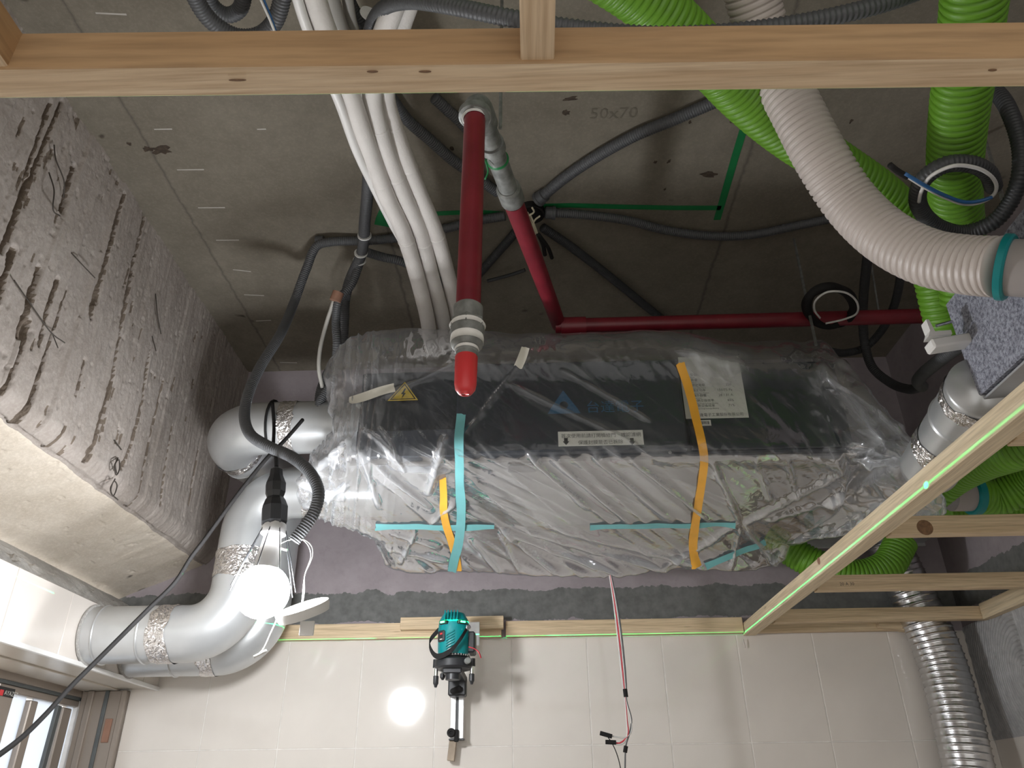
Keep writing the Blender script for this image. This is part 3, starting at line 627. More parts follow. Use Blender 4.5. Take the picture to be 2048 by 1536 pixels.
for i, ((a_, b_), c_) in enumerate(zip(rows, sub)):
    z = PY(1400, 752 + i * 10.4, YR).z; mk('label_lettering', *text_mesh(a_, .0085, Vector((lx, YR - .0012, z)), (1, 0, 0), (0, 0, 1)), M['ink_grey'], sp); mk('label_lettering', *text_mesh(c_, .0042, Vector((lx, YR - .0012, z - .006)), (1, 0, 0), (0, 0, 1)), M['ink_grey'], sp)
    if b_: mk('label_lettering', *text_mesh(b_, .0095, Vector((rx - .012, YR - .0012, z)), (1, 0, 0), (0, 0, 1), 'RIGHT'), M['ink_grey'], sp)
mk('label_lettering', *text_mesh('台達電子工業股份有限公司', .0098, Vector((lx, YR - .0012, PY(1400, 833, YR).z)), (1, 0, 0), (0, 0, 1)), M['ink_grey'], sp)
bc = rect('barcode_label', PY(1394, 852, YR), PY(1421, 840, YR), YR, M['label_white'], unit)
MBt = MB()
for k in range(14): MBt.add(*box((PY(1398 + k * 1.5, 846, YR).x, YR - .0012, PY(1400, 846, YR).z), (.0005 + .0009 * random.random(), .0003, .008)))
MBt.mk('barcode_bars', M['ink'], bc)
YT = UY0 - .0015
t3 = [PY(775, 802, YT), PY(836, 800, YT), PY(810, 764, YT)]
ws = mk('warning_sticker', *poly(t3, .0008, (0, -1, 0)), M['warn'], unit, label='yellow triangular electric shock sticker')
ct = (t3[0] + t3[1] + t3[2]) / 3
mk('warning_border', *[x for x in (lambda o_, i_: (o_ + i_, [[k, (k + 1) % 3, 3 + (k + 1) % 3, 3 + k] for k in range(3)]))([ct + (p - ct) * .86 + Vector((0, -.0012, 0)) for p in t3], [ct + (p - ct) * .74 + Vector((0, -.0012, 0)) for p in t3])], M['ink'], ws)
bz = [(.002, .016), (-.006, 0), (-.001, 0), (-.004, -.013), (.006, .003), (.001, .003), (.006, .016)]
mk('lightning_bolt', *poly([ct + Vector((x, -.0012, z)) for x, z in bz], .0003, (0, -1, 0)), M['ink'], ws)
mk('hinge_bracket', *box((UX1 + .012, UY0 + .06, H(.87)), (.03, .04, .012), .002), M['casing'], unit)
for px, py in ((950, 905), (1340, 905)): mk('screw', *lathe(PY(px, py, YP), (0, -1, 0), [(0, .004), (.002, .0035)], 10), M['fitting'], unit)

# ================================================================ ROUND STEEL DUCTS ON THE LEFT
RD = .078
def arcs(pts, R=.125): return resample(fillet(pts, R), .012)
def ring(C, T, r, h, mat, name, parent, jit=0, **kw):
    """band round a duct"""
    prof = [(-h / 2, r - .001), (-h / 2, r + .0015), (h / 2, r + .0015), (h / 2, r - .001)]
    v, f = lathe(Vector(C) , T, prof, 40)
    return mk(name, v, f, mat, parent, 'auto', **kw)
def bead(C, T, r, name, parent):
    v, f = lathe(Vector(C) - Vector(T).normalized() * .004, T, [(0, r - .001), (.002, r + .0025), (.004, r + .0035), (.006, r + .0025), (.008, r - .001)], 40); return mk(name, v, f, M['galv'], parent, True)
def crumple_band(C, T, r, h, parent, seed=0):
    """wrinkled foil tape"""
    a, b = frame(T); d = Vector(T).normalized(); n, m = 72, 12; V = []; Fc = []
    for i in range(m):
        for k in range(n):
            q = 2 * math.pi * k / n; u = i / (m - 1) * h
            e = float(fbm(np.array(q * 4.), np.array(i * .9 + seed * 7.), seed, 3)) ; edge_ = (float(vnoise(np.array(q * 3.), np.array(seed * 5. + (0 if i < m / 2 else 9)), seed)) - .5) * .012 * (1 if i in (0, m - 1) else 0)
            V.append(Vector(C) + d * (u - h / 2 + edge_) + (a * math.cos(q) + b * math.sin(q)) * (r + .0008 + .006 * max(0, e - .42)))
    for i in range(m - 1):
        for k in range(n): Fc.append([i * n + k, i * n + (k + 1) % n, (i + 1) * n + (k + 1) % n, (i + 1) * n + k])
    return mk('foil_tape', V, Fc, M['foil'], parent, 'auto', label='crumpled silver foil tape')
YB_, YA_, YC_ = 2.22, 2.05, 2.46
zBp = PY(600, 985, YB_).z; zAp = PY(520, 857, YA_).z; zLow = PY(330, 1268, YB_).z
xV = PY(486, 1130, YB_).x; xVA = PY(370, 850, YA_).x + RD
duB = thing('steel_duct', Vector((xV, YB_, zLow - RD)), 'front round steel duct bending down behind the lamp into the left wall', 'duct', 'round steel ducts')
cB = arcs([Vector((UX0 + .01, YB_, zBp)), Vector((xV, YB_, zBp)), Vector((xV, YB_, zLow)), Vector((XL + .0, YB_, zLow))])
mk('pipe', *sweep(cB, RD, 40), M['galv'], duB, True)
crumple_band((xV + .185, YB_, zBp), (1, 0, 0), RD, .05, duB, 1)
crumple_band((xV, YB_, PY(478, 1135, YB_).z), (0, 0, 1), RD, .085, duB, 2)
crumple_band((PY(337, 1268, YB_).x, YB_, zLow), (1, 0, 0), RD, .052, duB, 3)
for px in (212, 298): bead((PY(px, 1268, YB_).x, YB_, zLow), (1, 0, 0), RD, 'bead', duB)
mk('wall_flange', *lathe((XL + .006, YB_, zLow), (1, 0, 0), [(0, RD + .006), (.004, RD + .005), (.006, RD)], 40), M['mortar'], duB, 'auto')
duA = thing('steel_duct', Vector((xVA, YC_, zLow - RD)), 'rear round steel duct looping back to the wall beneath the front one', 'duct', 'round steel ducts')
xVC = xVA + .10; cA = arcs([Vector((UX0 + .01, YA_, zAp)), Vector((xVA, YA_, zAp)), Vector((xVC, YC_, zAp)), Vector((xVC, YC_, zLow)), Vector((XL + .0, YC_, zLow))], .13)
mk('pipe', *sweep(cA, RD, 40), M['galv'], duA, True)
crumple_band((PY(583, 857, YA_).x, YA_, zAp), (1, 0, 0), RD, .045, duA, 4)
crumple_band((xVA + .037, YA_ + .15, zAp), (.24, 1, 0), RD, .03, duA, 5)
bead((xVA + .046, YA_ + .19, zAp), (.24, 1, 0), RD, 'bead', duA)
crumple_band((PY(420, 1335, YC_).x, YC_, zLow), (1, 0, 0), RD, .04, duA, 6)
bead((PY(352, 1330, YC_).x, YC_, zLow), (1, 0, 0), RD, 'bead', duA)
mk('wall_flange', *lathe((XL + .006, YC_, zLow), (1, 0, 0), [(0, RD + .006), (.004, RD + .005), (.006, RD)], 40), M['mortar'], duA, 'auto')
# ================================================================ SPRINKLER PIPE
YS = .885
top = PY(950, 228, YS); bot = PY(936, 625, YS - .004); rp = .0172
sprk = thing('sprinkler_pipe', PY(930, 750, YS - .005), 'dark red sprinkler drop pipe with a bright red protective cap', 'pipe')
mk('drop_pipe', *cyl(top, bot, rp, 28), M['red'], sprk, 'auto')
ax = (bot - top).normalized()
def along(py): # point on the drop axis at image row py
    t = (py - 228) / (625 - 228); return top + (bot - top) * t
L0 = (along(622) - top).length
def zt(py): return (along(py) - top).length
pr = [(zt(614), .0175), (zt(617), .0205), (zt(636), .0205), (zt(640), .0195)]
mk('reducer', *lathe(top, ax, pr, 28), M['fitting'], sprk, 'auto')
mk('union_nut', *lathe(top, ax, [(zt(636), .019), (zt(640), .0235), (zt(650), .0245), (zt(655), .0235), (zt(659), .0225)], 6), M['fitting'], sprk, False)
mk('coupling', *lathe(top, ax, [(zt(650), .0225), (zt(655), .0235), (zt(662), .0215), (zt(672), .0225), (zt(680), .0215), (zt(684), .018)], 28), M['fitting'], sprk, 'auto')
mk('thread_tape', *lathe(top, ax, [(zt(645), .0235), (zt(648), .025), (zt(652), .0235)], 28), M['ptape'], sprk, True)
mk('thread_tape', *lathe(top, ax, [(zt(665), .0222), (zt(671), .0228), (zt(677), .0222)], 28), M['ptape'], sprk, True)
mk('head_body', *lathe(top, ax, [(zt(682), .0155), (zt(690), .016), (zt(692), .0145), (zt(700), .0145)], 28), M['fitting'], sprk, 'auto')
mk('thread_tape', *lathe(top, ax, [(zt(684), .0155), (zt(687), .0168), (zt(690), .0155)], 28), M['ptape'], sprk, True)
cp = mk('protective_cap', *lathe(top, ax, [(zt(696), .0135), (zt(699), .0152), (zt(740), .0146), (zt(748), .0132), (zt(754), .0092), (zt(756), .005)], 32), M['red_cap'], sprk, True, label='bright red plastic cap')
for k in range(6):
    q = 2 * math.pi * k / 6; a_, b_ = frame(ax); p = top + ax * (zt(750) + .0005) + (a_ * math.cos(q) + b_ * math.sin(q)) * .0098
    mk('vent_hole', *lathe(p, ax, [(0, .0012), (.0006, .001)], 8), M['rust'], cp)
# elbow and the branch running back over the unit
p_end = PZ(1118, 650, 1.22)
st0 = Vector((top.x + .004, top.y + .004, top.z + .022))
dirb = (p_end - st0).normalized()
mk('elbow', *sweep(resample(fillet([top - ax * -.012, st0, st0 + dirb * .05], .018), .004), .0235, 28), M['fitting'], sprk, True)
mk('elbow_collar', *lathe(top - ax * .006, ax, [(0, .0235), (.003, .0265), (.014, .0265), (.017, .0185)], 28), M['fitting'], sprk, 'auto')
mk('thread_tape', *lathe(top + ax * .009, ax, [(0, .0185), (.002, .0215), (.004, .0185)], 28), M['ptape'], sprk, True)
def onb(py): # branch axis point at image row
    best = min(range(400), key=lambda k: abs(proj(st0 + (p_end - st0) * (k / 399))[1] - py)); return st0 + (p_end - st0) * (best / 399)
mk('branch_nipple', *cyl(onb(240), onb(392), .0185, 28), M['fitting'], sprk, 'auto', label='scuffed galvanised pipe piece')
mk('branch_coupling', *lathe(onb(374), dirb, [(0, .02), (.005, .0245), (.05, .0245), (.055, .021)], 28), M['fitting'], sprk, 'auto')
mk('branch_pipe', *cyl(onb(405), p_end, .0205, 28), M['red'], sprk, 'auto')
tw = onb(318); mk('green_tie', *lathe(tw, dirb, [(0, .0185), (.001, .021), (.004, .021), (.005, .0185)], 24), M['green_tape'], sprk, True)
mk('green_tie_tail', *tube([tw + Vector((-.012, -.012, -.012)), tw + Vector((-.02, -.02, -.02)), tw + Vector((-.017, .0, -.03)), tw + Vector((-.023, .012, -.038))], .0016, .004, 8), M['green_tape'], sprk, True)
mp = mk('sprinkler_main', *cyl(PZ(1125, 652, 1.2) + Vector((-.02, 0, 0)), Vector((XR - .02, PZ(1500, 640, 1.2).y, H(1.2))), .021, 28), M['red'], None, 'auto', label='dark red horizontal pipe running above the unit to the right wall', cat='pipe')
jn = PZ(1150, 652, 1.2); 
mk('tee', *cyl(jn + Vector((-.04, 0, 0)), jn + Vector((.03, 0, 0)), .026, 24), M['red'], mp, 'auto')
hp = onb(265); hr = PZ(1003, 190, ZC)
hg = mk('pipe_hanger', *cyl(hp + Vector((.022, 0, .01)), Vector((hp.x + .03, hp.y - .03, H(ZC))), .0032, 10), M['fitting'], None, 'auto', label='thin threaded hanger rod holding the galvanised branch pipe', cat='hanger')
mk('hanger_clamp', *lathe(hp + dirb * .03, dirb, [(0, .019), (.0, .0225), (.02, .0225), (.02, .019)], 24), M['fitting'], hg, 'auto')

# ================================================================ WHITE WRAPPED PIPES
grp = 'white wrapped refrigerant pipes'
def wrapped(L, r, lab, mat='wrap', bands=()):
    pts = path('Z', L); pts = [pts[0] + (pts[0] - pts[1]).normalized() * .7] + pts; t = thing('insulated_pipe', Vector((pts[-1].x, pts[-1].y, pts[-1].z - r)), lab, 'pipe', grp)
    C = spline(pts, .01); mk('pipe_wrap', *sweep(C, lambda s, th: r * (1 + .03 * (vnoise(s * 30, th * 0, 3) - .5)), 20), M[mat], t, True)
    pix = [proj(c)[1] for c in C[::3]]
    for b in bands:
        i = 3 * min(range(len(pix)), key=lambda k: abs(pix[k] - b)); i = min(max(i, 1), len(C) - 2); T = C[i + 1] - C[i - 1]
        mk('seam_band', *lathe(C[i], T, [(-.004, r), (-.003, r + .0012), (.003, r + .0012), (.004, r)], 20), M['wrap'], t, True)
    return t
wrapped([(612, -60, 1.27), (640, 30, 1.27), (700, 190, 1.27), (720, 250, 1.27), (742, 310, 1.28), (772, 390, 1.28), (805, 460, 1.28), (833, 550, 1.27), (855, 640, 1.23), (862, 700, 1.2)], .0212, 'leftmost thick white wrapped pipe running from the top towards the unit', 'wrap', (360, 488))
wrapped([(812, -60, 1.3), (785, 20, 1.3), (757, 100, 1.3), (744, 190, 1.3), (756, 250, 1.3), (776, 310, 1.3), (808, 390, 1.3), (839, 460, 1.3), (863, 550, 1.29), (886, 640, 1.25), (892, 700, 1.22)], .0208, 'middle thick white wrapped pipe, curving over from the grey conduit tie', 'wrap', (265, 352, 480))
wrapped([(838, -60, 1.33), (812, 20, 1.33), (786, 100, 1.33), (771, 190, 1.33), (786, 250, 1.33), (808, 310, 1.32), (840, 390, 1.32), (870, 460, 1.31), (896, 550, 1.3), (917, 640, 1.26), (922, 700, 1.23)], .0205, 'rightmost thick white wrapped pipe beside the red drop pipe', 'wrap', (262, 335, 465))
wrapped([(583, -40, 1.25), (615, 60, 1.25), (676, 200, 1.25), (712, 300, 1.26), (745, 370, 1.28), (785, 450, 1.3), (812, 500, 1.3), (838, 580, 1.3), (858, 660, 1.26)], .0095, 'thin white drain tube beside the leftmost wrapped pipe', 'white_plastic')
wrapped([(650, -40, 1.42), (672, 40, 1.42), (700, 110, 1.42), (735, 200, 1.42), (752, 300, 1.45)], .02, 'cream wrapped pipe behind the white ones at the top', 'wrap_plain')
wrapped([(690, -40, 1.45), (702, 40, 1.45), (722, 110, 1.45), (745, 200, 1.45), (755, 300, 1.47)], .012, 'thin cream pipe close to the slab at the top', 'wrap_plain')

# ================================================================ GREY CONDUITS
def conduit(L, r, lab, mode='Z', mat='conduit', pitch=.0062, amp=.0016, n=12, ties=()):
    pts = path(mode, L); t = thing('conduit', Vector((pts[0].x, pts[0].y, min(p.z for p in pts) - r)), lab, 'conduit', 'corrugated grey conduits')
    C = corr(pts, r, pitch, amp, n, 4); mk('hose', *C, M[mat], t, True)
    return t, pts
def sleeve(t, p, q, r, h, mat='conduit'):
    d = (Vector(q) - Vector(p)).normalized(); mk('connector', *lathe(Vector(p), d, [(0, r * .9), (.002, r * 1.25), (h * .7, r * 1.25), (h * .72, r * 1.4), (h, r * 1.4), (h + .002, r)], 18), M[mat], t, 'auto')
zc_ = ZC - .019
t, p = conduit([(735, 130, 1.4), (740, 60, 1.36), (765, 18, 1.3), (815, 3, 1.22), (900, 12, 1.12), (1030, 38, 1.05), (1180, 60, 1.03), (1330, 70, 1.02), (1480, 62, 1.02), (1620, 42, 1.03), (1750, 12, 1.05), (1860, -25, 1.1)], .0138, 'long dark conduit sagging across the top behind the long batten', pitch=.0085, amp=.0024)
q = PZ(742, 20, 1.4); mk('cable_tie', *lathe(PZ(738, 30, 1.4), Vector((.6, -1, 0)), [(0, .017), (0, .0195), (.004, .0195), (.004, .017)], 20), M['cable_tie'], t, 'auto')
t, p = conduit([(735, 130, 1.42), (736, 250, 1.42), (738, 340, 1.43), (730, 440, 1.44), (722, 510, 1.45), (700, 560, 1.42), (690, 600, 1.38), (688, 640, 1.33), (682, 700, 1.25), (650, 760, 1.16), (640, 800, 1.1), (650, 830, 1.05)], .0165, 'dark conduit coming down from the top left bundle to the unit')
for px, py, zz in ((729, 470, 1.445), (722, 505, 1.45), (719, 520, 1.45)):
    mk('cable_tie', *lathe(PZ(px, py, zz), Vector((-.1, .9, -.1)), [(0, .0175), (0, .02), (.004, .02), (.004, .0175)], 20), M['cable_tie'], t, 'auto')
conduit([(735, 505, 1.49), (765, 514, 1.5), (800, 522, 1.5), (850, 545, 1.5), (900, 575, 1.5)], .0145, 'short dark conduit branching right behind the wrapped pipes')
t, p = conduit([(722, 520, 1.46), (702, 570, 1.38), (678, 600, 1.33), (672, 640, 1.28), (674, 690, 1.2), (665, 760, 1.12), (640, 805, 1.05), (634, 835, 1.0)], .0135, 'dark conduit with a brown tape tag beside the cable')
q0 = PZ(677, 585, 1.345); q1 = PZ(666, 612, 1.305); mk('tape_tag', *lathe(q0, q1 - q0, [(0, .0135), (0, .017), (.028, .017), (.028, .0135)], 18), M['orange_tag'], t, 'auto', label='brown paper tape tag')
mk('grey_cable', *tube(path('Z', [(668, 600, 1.33), (652, 650, 1.28), (640, 700, 1.2), (638, 740, 1.14), (645, 775, 1.1)]), .006, .01, 10), M['wrap_plain'], None, True, label='pale grey cable hanging beside the brown tape tag', cat='cable')
conduit([(782, 195, zc_), (815, 240, zc_), (860, 280, zc_), (905, 320, zc_), (945, 348, zc_), (995, 385, zc_)], .0155, 'conduit clipped to the slab between the wrapped pipes and red drop')
conduit([(868, 195, zc_), (895, 220, zc_), (925, 248, zc_), (975, 310, zc_), (1020, 380, zc_)], .015, 'conduit on the slab passing just behind the red drop pipe')
t, p = conduit([(1560, 150, zc_), (1420, 208, zc_), (1340, 242, zc_), (1268, 272, zc_), (1190, 315, zc_), (1130, 355, zc_), (1085, 392, zc_)], .0165, 'conduit crossing the slab from the ceiling box towards the green hose'); sleeve(t, p[-1] + (p[-2] - p[-1]) * .1, p[-1] - (p[-2] - p[-1]) * .2, .016, .03)
t, p = conduit([(1090, 425, zc_), (1150, 428, zc_), (1250, 440, zc_), (1330, 460, zc_), (1420, 472, zc_), (1500, 470, zc_), (1600, 450, zc_), (1690, 432, zc_), (1780, 420, zc_)], .014, 'conduit running right from the ceiling box below the green tape'); sleeve(t, p[0], p[1], .0145, .03)
conduit([(1085, 455, zc_), (1130, 485, zc_), (1190, 530, zc_), (1240, 570, zc_), (1295, 615, zc_), (1340, 650, zc_)], .0145, 'conduit heading down right from the ceiling box over the unit', mat='conduit_dark')
conduit([(1035, 460, zc_), (1000, 500, zc_), (965, 540, zc_), (930, 580, zc_)], .014, 'dark short conduit between the two red pipes', mat='conduit_dark')
conduit([(1050, 540, zc_), (1020, 550, zc_), (975, 562, zc_)], .006, 'thin dark cable on the slab between the red pipes', mat='conduit_dark', amp=.0004)
t, p = conduit([(1010, 432, zc_), (960, 440, zc_), (900, 455, zc_), (820, 472, zc_), (740, 481, zc_), (660, 484, zc_ - .01), (634, 492, zc_ - .02), (612, 540, 1.46), (590, 600, 1.36)], .0145, 'dark conduit dropping from the slab in a long curve beside the lamp')
# lower half of the same conduit, hanging in front of the ducts
P7 = p + [PY(560, 670, 1.84), PY(520, 735, 1.8), PY(496, 790, 1.77), PY(489, 835, 1.75), PY(500, 868, 1.73), PY(535, 892, 1.7), PY(585, 915, 1.68), PY(622, 948, 1.66), PY(637, 985, 1.65), PY(630, 1020, 1.65), PY(612, 1050, 1.65), PY(588, 1082, 1.65)]
old = t.children[0]; bpy.data.objects.remove(old)
mk('hose', *corr(P7, .0145, .0062, .0016, 14, 4), M['conduit'], t, True)
mk('elbow_clip', *lathe(PZ(640, 483, zc_), (1, 0, 0), [(-.012, .015), (-.012, .018), (.012, .018), (.012, .015)], 18), M['conduit'], t, 'auto')
t, p = conduit([(372, -60, 1.3), (388, -10, 1.3), (420, 40, 1.3), (470, 72, 1.3), (515, 72, 1.3), (548, 45, 1.3), (566, -10, 1.31), (570, -60, 1.32)], .0165, 'dark conduit hanging in a loop at the top left')
conduit([(402, -60, 1.36), (412, -20, 1.36), (428, 15, 1.36), (455, 30, 1.36), (478, 20, 1.36), (488, -10, 1.36), (490, -60, 1.36)], .0155, 'inner dark conduit loop at the top left behind the hanging one')
wire_ = lambda L, r, mat, lab, mode='Z', cat='wire', grp=None: mk('wire', *tube(path(mode, L), r, .006, 8), M[mat], None, True, label=lab, cat=cat, **({'group': grp} if grp else {}))
wire_([(505, -40, 1.27), (522, 0, 1.26), (540, 40, 1.25), (556, 80, 1.24)], .0025, 'white_wire', 'loose white wire end above the long batten at the top left')
wire_([(512, -40, 1.272), (530, 5, 1.262), (546, 45, 1.252), (558, 84, 1.242)], .0022, 'blue_wire', 'loose blue wire end above the long batten at the top left')
conduit([(690, -20, 1.5), (705, 15, 1.5), (720, 40, 1.5), (730, 60, 1.5)], .014, 'dark conduit stub behind the wrapped pipes at the top', mat='conduit_dark')
# right-hand group
conduit([(1745, 420, 1.4), (1737, 500, 1.4), (1728, 580, 1.38), (1726, 640, 1.35), (1730, 690, 1.3), (1745, 735, 1.22), (1780, 765, 1.15), (1815, 778, 1.08), (1845, 772, 1.0)], .0145, 'dark conduit hanging right of the black coil and curving to the round duct', mat='conduit_dark')
conduit([(1805, 500, 1.4), (1800, 560, 1.38), (1785, 620, 1.36), (1760, 665, 1.34), (1730, 695, 1.32), (1690, 706, 1.3), (1650, 700, 1.28)], .013, 'dark conduit sweeping left behind the plastic wrapped unit', mat='conduit_dark')
conduit([(1844, 773, 1.0), (1836, 762, .985), (1848, 746, .972), (1870, 728, .96), (1900, 705, .95), (1940, 680, .94)], .0165, 'grey conduit end pointing up behind the foam box', mat='conduit')
def coil(cx, cy, rx, ry, z, turns, r, lab, mat, a0=0., mode=PZ):
    P = []; N = int(22 * turns)
    for k in range(N + 1):
        q = a0 + 2 * math.pi * k / 22; s = 1 + .05 * math.sin(k * .7); P.append(mode(cx + rx * s * math.cos(q), cy + ry * s * math.sin(q), z + .012 * k / 22))
    return P
P = coil(1660, 612, 47, 38, 1.18, 2.1, .011, '', '', 1.2)
cl = thing('cable_coil', Vector((P[0].x, P[0].y, min(q.z for q in P))), 'black coiled cable with a white wire above the right end of the unit', 'cable'); mk('cable', *sweep(spline(P, .006), .011, 10), M['black_soft'], cl, True)
mk('white_core', *tube([PZ(1640, 636, 1.165), PZ(1629, 620, 1.165), PZ(1632, 600, 1.165), PZ(1655, 584, 1.165), PZ(1690, 585, 1.165), PZ(1714, 605, 1.165), PZ(1712, 628, 1.165), PZ(1690, 638, 1.165), PZ(1651, 647, 1.165)], .0028, .006, 8), M['white_wire'], cl, True)
# loop in front of the green hose at the right
t, p = conduit([(1985, 175, 1.15), (2015, 215, 1.08), (2040, 290, 1.0), (2040, 350, .95), (2020, 405, .92), (1985, 445, .9), (1930, 465, .9), (1880, 455, .9), (1845, 425, .9), (1835, 392, .9), (1850, 355, .9), (1890, 330, .9), (1940, 328, .9), (1975, 345, .9), (1988, 375, .9)], .0145, 'dark conduit looped in front of the upright green hose at the right', mat='conduit_dark')
wire_([(1838, 404, .88), (1842, 385, .875), (1862, 352, .87), (1905, 332, .87), (1950, 335, .87), (1982, 352, .87), (1993, 375, .87), (1985, 392, .87), (1960, 405, .87), (1930, 408, .87), (1890, 395, .87), (1850, 375, .87), (1810, 350, .88)], .003, 'white_wire', 'white wire looped inside the dark conduit loop')
wire_([(1985, 394, .868), (1960, 402, .868), (1930, 404, .868), (1890, 391, .868), (1850, 371, .868), (1810, 347, .878)], .003, 'blue_wire', 'blue wire running left out of the dark conduit loop')
mk('wire_sleeve', *tube(path('Z', [(1780, 330, .885), (1795, 342, .883), (1815, 354, .878)]), .005, .006, 8), M['black_soft'], None, True, label='black sleeve over the blue and white wire ends', cat='sleeve')
for a_, b_, lab, r_ in [((1588, 478, ZC), (1632, 690, 1.05), 'thin hanger rod dropping from the slab to the right end of the unit', .0042), ((1968, 270, ZC), (2006, 400, .93), 'thin hanger rod beside the upright green hose', .004), ((1735, 480, ZC), (1760, 640, 1.25), 'thin dark rod behind the hanging conduits', .003)]:
    mk('hanger_rod', *cyl(PZ(*a_), Vector((PZ(*a_).x, PZ(*a_).y, PZ(*b_).z)) if False else PZ(*b_), r_, 8), M['fitting'], None, 'auto', label=lab, cat='rod')

# ceiling box with wires
jb = thing('ceiling_box', PZ(1062, 418, ZC - .03), 'small round ceiling box with loose wires where the conduits meet', 'junction box')
mk('box_rim', *lathe(PZ(1062, 420, ZC), (0, 0, -1), [(0, .04), (.02, .04), (.022, .036), (.004, .034)], 24), M['black_soft'], jb, 'auto')
for L, m_ in [([(1055, 425), (1062, 445), (1072, 468)], 'cream_wire'), ([(1060, 428), (1068, 448), (1076, 470)], 'cream_wire'), ([(1080, 432), (1070, 440), (1066, 452), (1078, 472)], 'cream_wire'), ([(1064, 415), (1068, 424), (1056, 432)], 'cream_wire')]:
    mk('loose_wire', *tube([PZ(a_, b_, ZC - .05) for a_, b_ in L], .0028, .006, 8), M[m_], jb, True)
for L in ([(1076, 468), (1086, 490), (1090, 510)], [(1078, 470), (1096, 495), (1104, 516)]): mk('taped_end', *tube([PZ(a_, b_, ZC - .055) for a_, b_ in L], .006, .006, 8), M['black_soft'], jb, True)
# green layout tape on the slab
def tape_slab(L, wpx, lab, z=ZC - .0012):
    P = [PZ(a_, b_, z) for a_, b_ in L]; V = []; F = []; w_ = wpx
    for i, p_ in enumerate(P):
        d = (P[min(i + 1, len(P) - 1)] - P[max(i - 1, 0)]).normalized(); n_ = Vector((-d.y, d.x, 0)) * (w_ / 2); V += [p_ - n_, p_ + n_]
    for i in range(len(P) - 1): F.append([2 * i, 2 * i + 1, 2 * i + 3, 2 * i + 2])
    m_ = len(V); V2 = [v + Vector((0, 0, .0008)) for v in V]; F2 = [[a + m_ for a in f][::-1] for f in F]
    return mk('layout_tape', V + V2, F + F2, M['green_tape'], None, False, label=lab, cat='tape', group='green tape lines on the slab')
tape_slab([(1048, 432), (1085, 412), (1140, 411), (1250, 414), (1350, 416), (1442, 416)], .019, 'long strip of green tape from the ceiling box to the right')
tape_slab([(1434, 440), (1450, 385), (1470, 315), (1490, 250), (1497, 225)], .021, 'strip of green tape running up towards the green hose')
tape_slab([(1010, 428), (960, 424), (900, 426), (860, 428)], .018, 'strip of green tape behind the red drop pipe')
tape_slab([(775, 425), (768, 440), (765, 452)], .05, 'green tape patch left of the wrapped pipes')

# ================================================================ LARGE FLEXIBLE HOSES
def bighose(name, pts, r, mat, lab, grp_, pitch=.0132, amp=.0055, sharp=6.0, n=26):
    if pts[0].y < 1.2: pts = [pts[0] + (pts[0] - pts[1]).normalized() * .7] + pts
    t = thing(name, Vector((pts[-1].x, pts[-1].y, min(p.z for p in pts) - r)), lab, 'hose', grp_)
    mk('hose', *corr(pts, r, pitch, amp, n, 7, sharp), M[mat], t, True); return t
RG = .047
bighose('flexible_duct', path('Z', [(1080, -120, 1.2), (1200, -60, 1.19), (1310, 15, 1.18), (1400, 100, 1.17), (1490, 195, 1.16), (1580, 270, 1.15), (1680, 335, 1.13), (1770, 400, 1.1), (1835, 470, 1.06), (1870, 540, 1.0), (1885, 600, .95), (1900, 660, .9)]), RG, 'green', 'green ribbed hose running diagonally behind the white hose', 'green ribbed hoses')
bighose('flexible_duct', path('Z', [(1955, -100, 1.03), (1948, 0, 1.02), (1935, 110, 1.01), (1921, 200, 1.0), (1911, 300, .99), (1909, 370, .985), (1916, 450, .97), (1925, 540, .93), (1930, 600, .89)]), .0455, 'green', 'upright green ribbed hose at the right behind the dark conduit loop', 'green ribbed hoses')
wh = bighose('flexible_duct', path('Z', [(1470, -140, 1.3), (1495, -40, 1.26), (1520, 50, 1.22), (1552, 140, 1.17), (1590, 215, 1.1), (1645, 320, 1.0), (1705, 410, .92), (1775, 475, .84), (1855, 515, .775), (1935, 530, .73), (2000, 534, .7)]), .046, 'white_hose', 'white ribbed hose curving from the top to the foam box', 'white ribbed hose', .0118, .0042, 7.0)
a_ = PZ(2000, 534, .7); b_ = PZ(2100, 540, .67); dd = (b_ - a_).normalized()
mk('sealing_ring', *lathe(a_ + dd * .002, dd, [(0, .044), (0, .0495), (.009, .0495), (.012, .047), (.012, .044)], 36), M['teal_ring'], wh, 'auto', label='teal rubber sealing ring')
mk('collar', *lathe(a_ + dd * .01, dd, [(0, .042), (.12, .042)], 36), M['collar'], wh, 'auto')
# foam lined distribution box at the right edge
bc_ = PX(1955, 800, .765); XBX = .765
zt_ = PX(1892, 612, XBX).z
y0b, y1b, z0b, z1b = .35, bc_.y, bc_.z, zt_
fbx = thing('distribution_box', Vector((XBX + .2, (y0b + y1b) / 2, z0b)), 'grey speckled foam covered duct box at the right edge', 'duct box')
mk('foam_panel', *box((XBX + .008, (y0b + y1b) / 2, (z0b + z1b) / 2 + .004), (.016, y1b - y0b, z1b - z0b), .002), M['foam'], fbx, label='speckled grey foam side')
mk('box_body', *box((XBX + .216, (y0b + y1b) / 2, (z0b + z1b) / 2 + .004), (.4, y1b - y0b - .004, z1b - z0b - .004), .002), M['galv_dull'], fbx)
mk('bottom_sheet', *box((XBX + .21, (y0b + y1b) / 2, z0b - .002), (.41, y1b - y0b, .004), .001), M['galv_dull'], fbx)
mk('foil_tape', *box((XBX + .05, y1b + .002, z0b + .03), (.12, .006, .06), .002), M['foil'], fbx)
mk('foil_tape', *box((XBX + .0, .7, z1b - .03), (.006, .1, .05), .002), M['foil'], fbx)
rd = thing('round_duct', Vector((XBX + .07, (y1b + 1.75) / 2, z0b)), 'short round steel duct between the foam box and the wrapped unit', 'duct')
r2 = .056
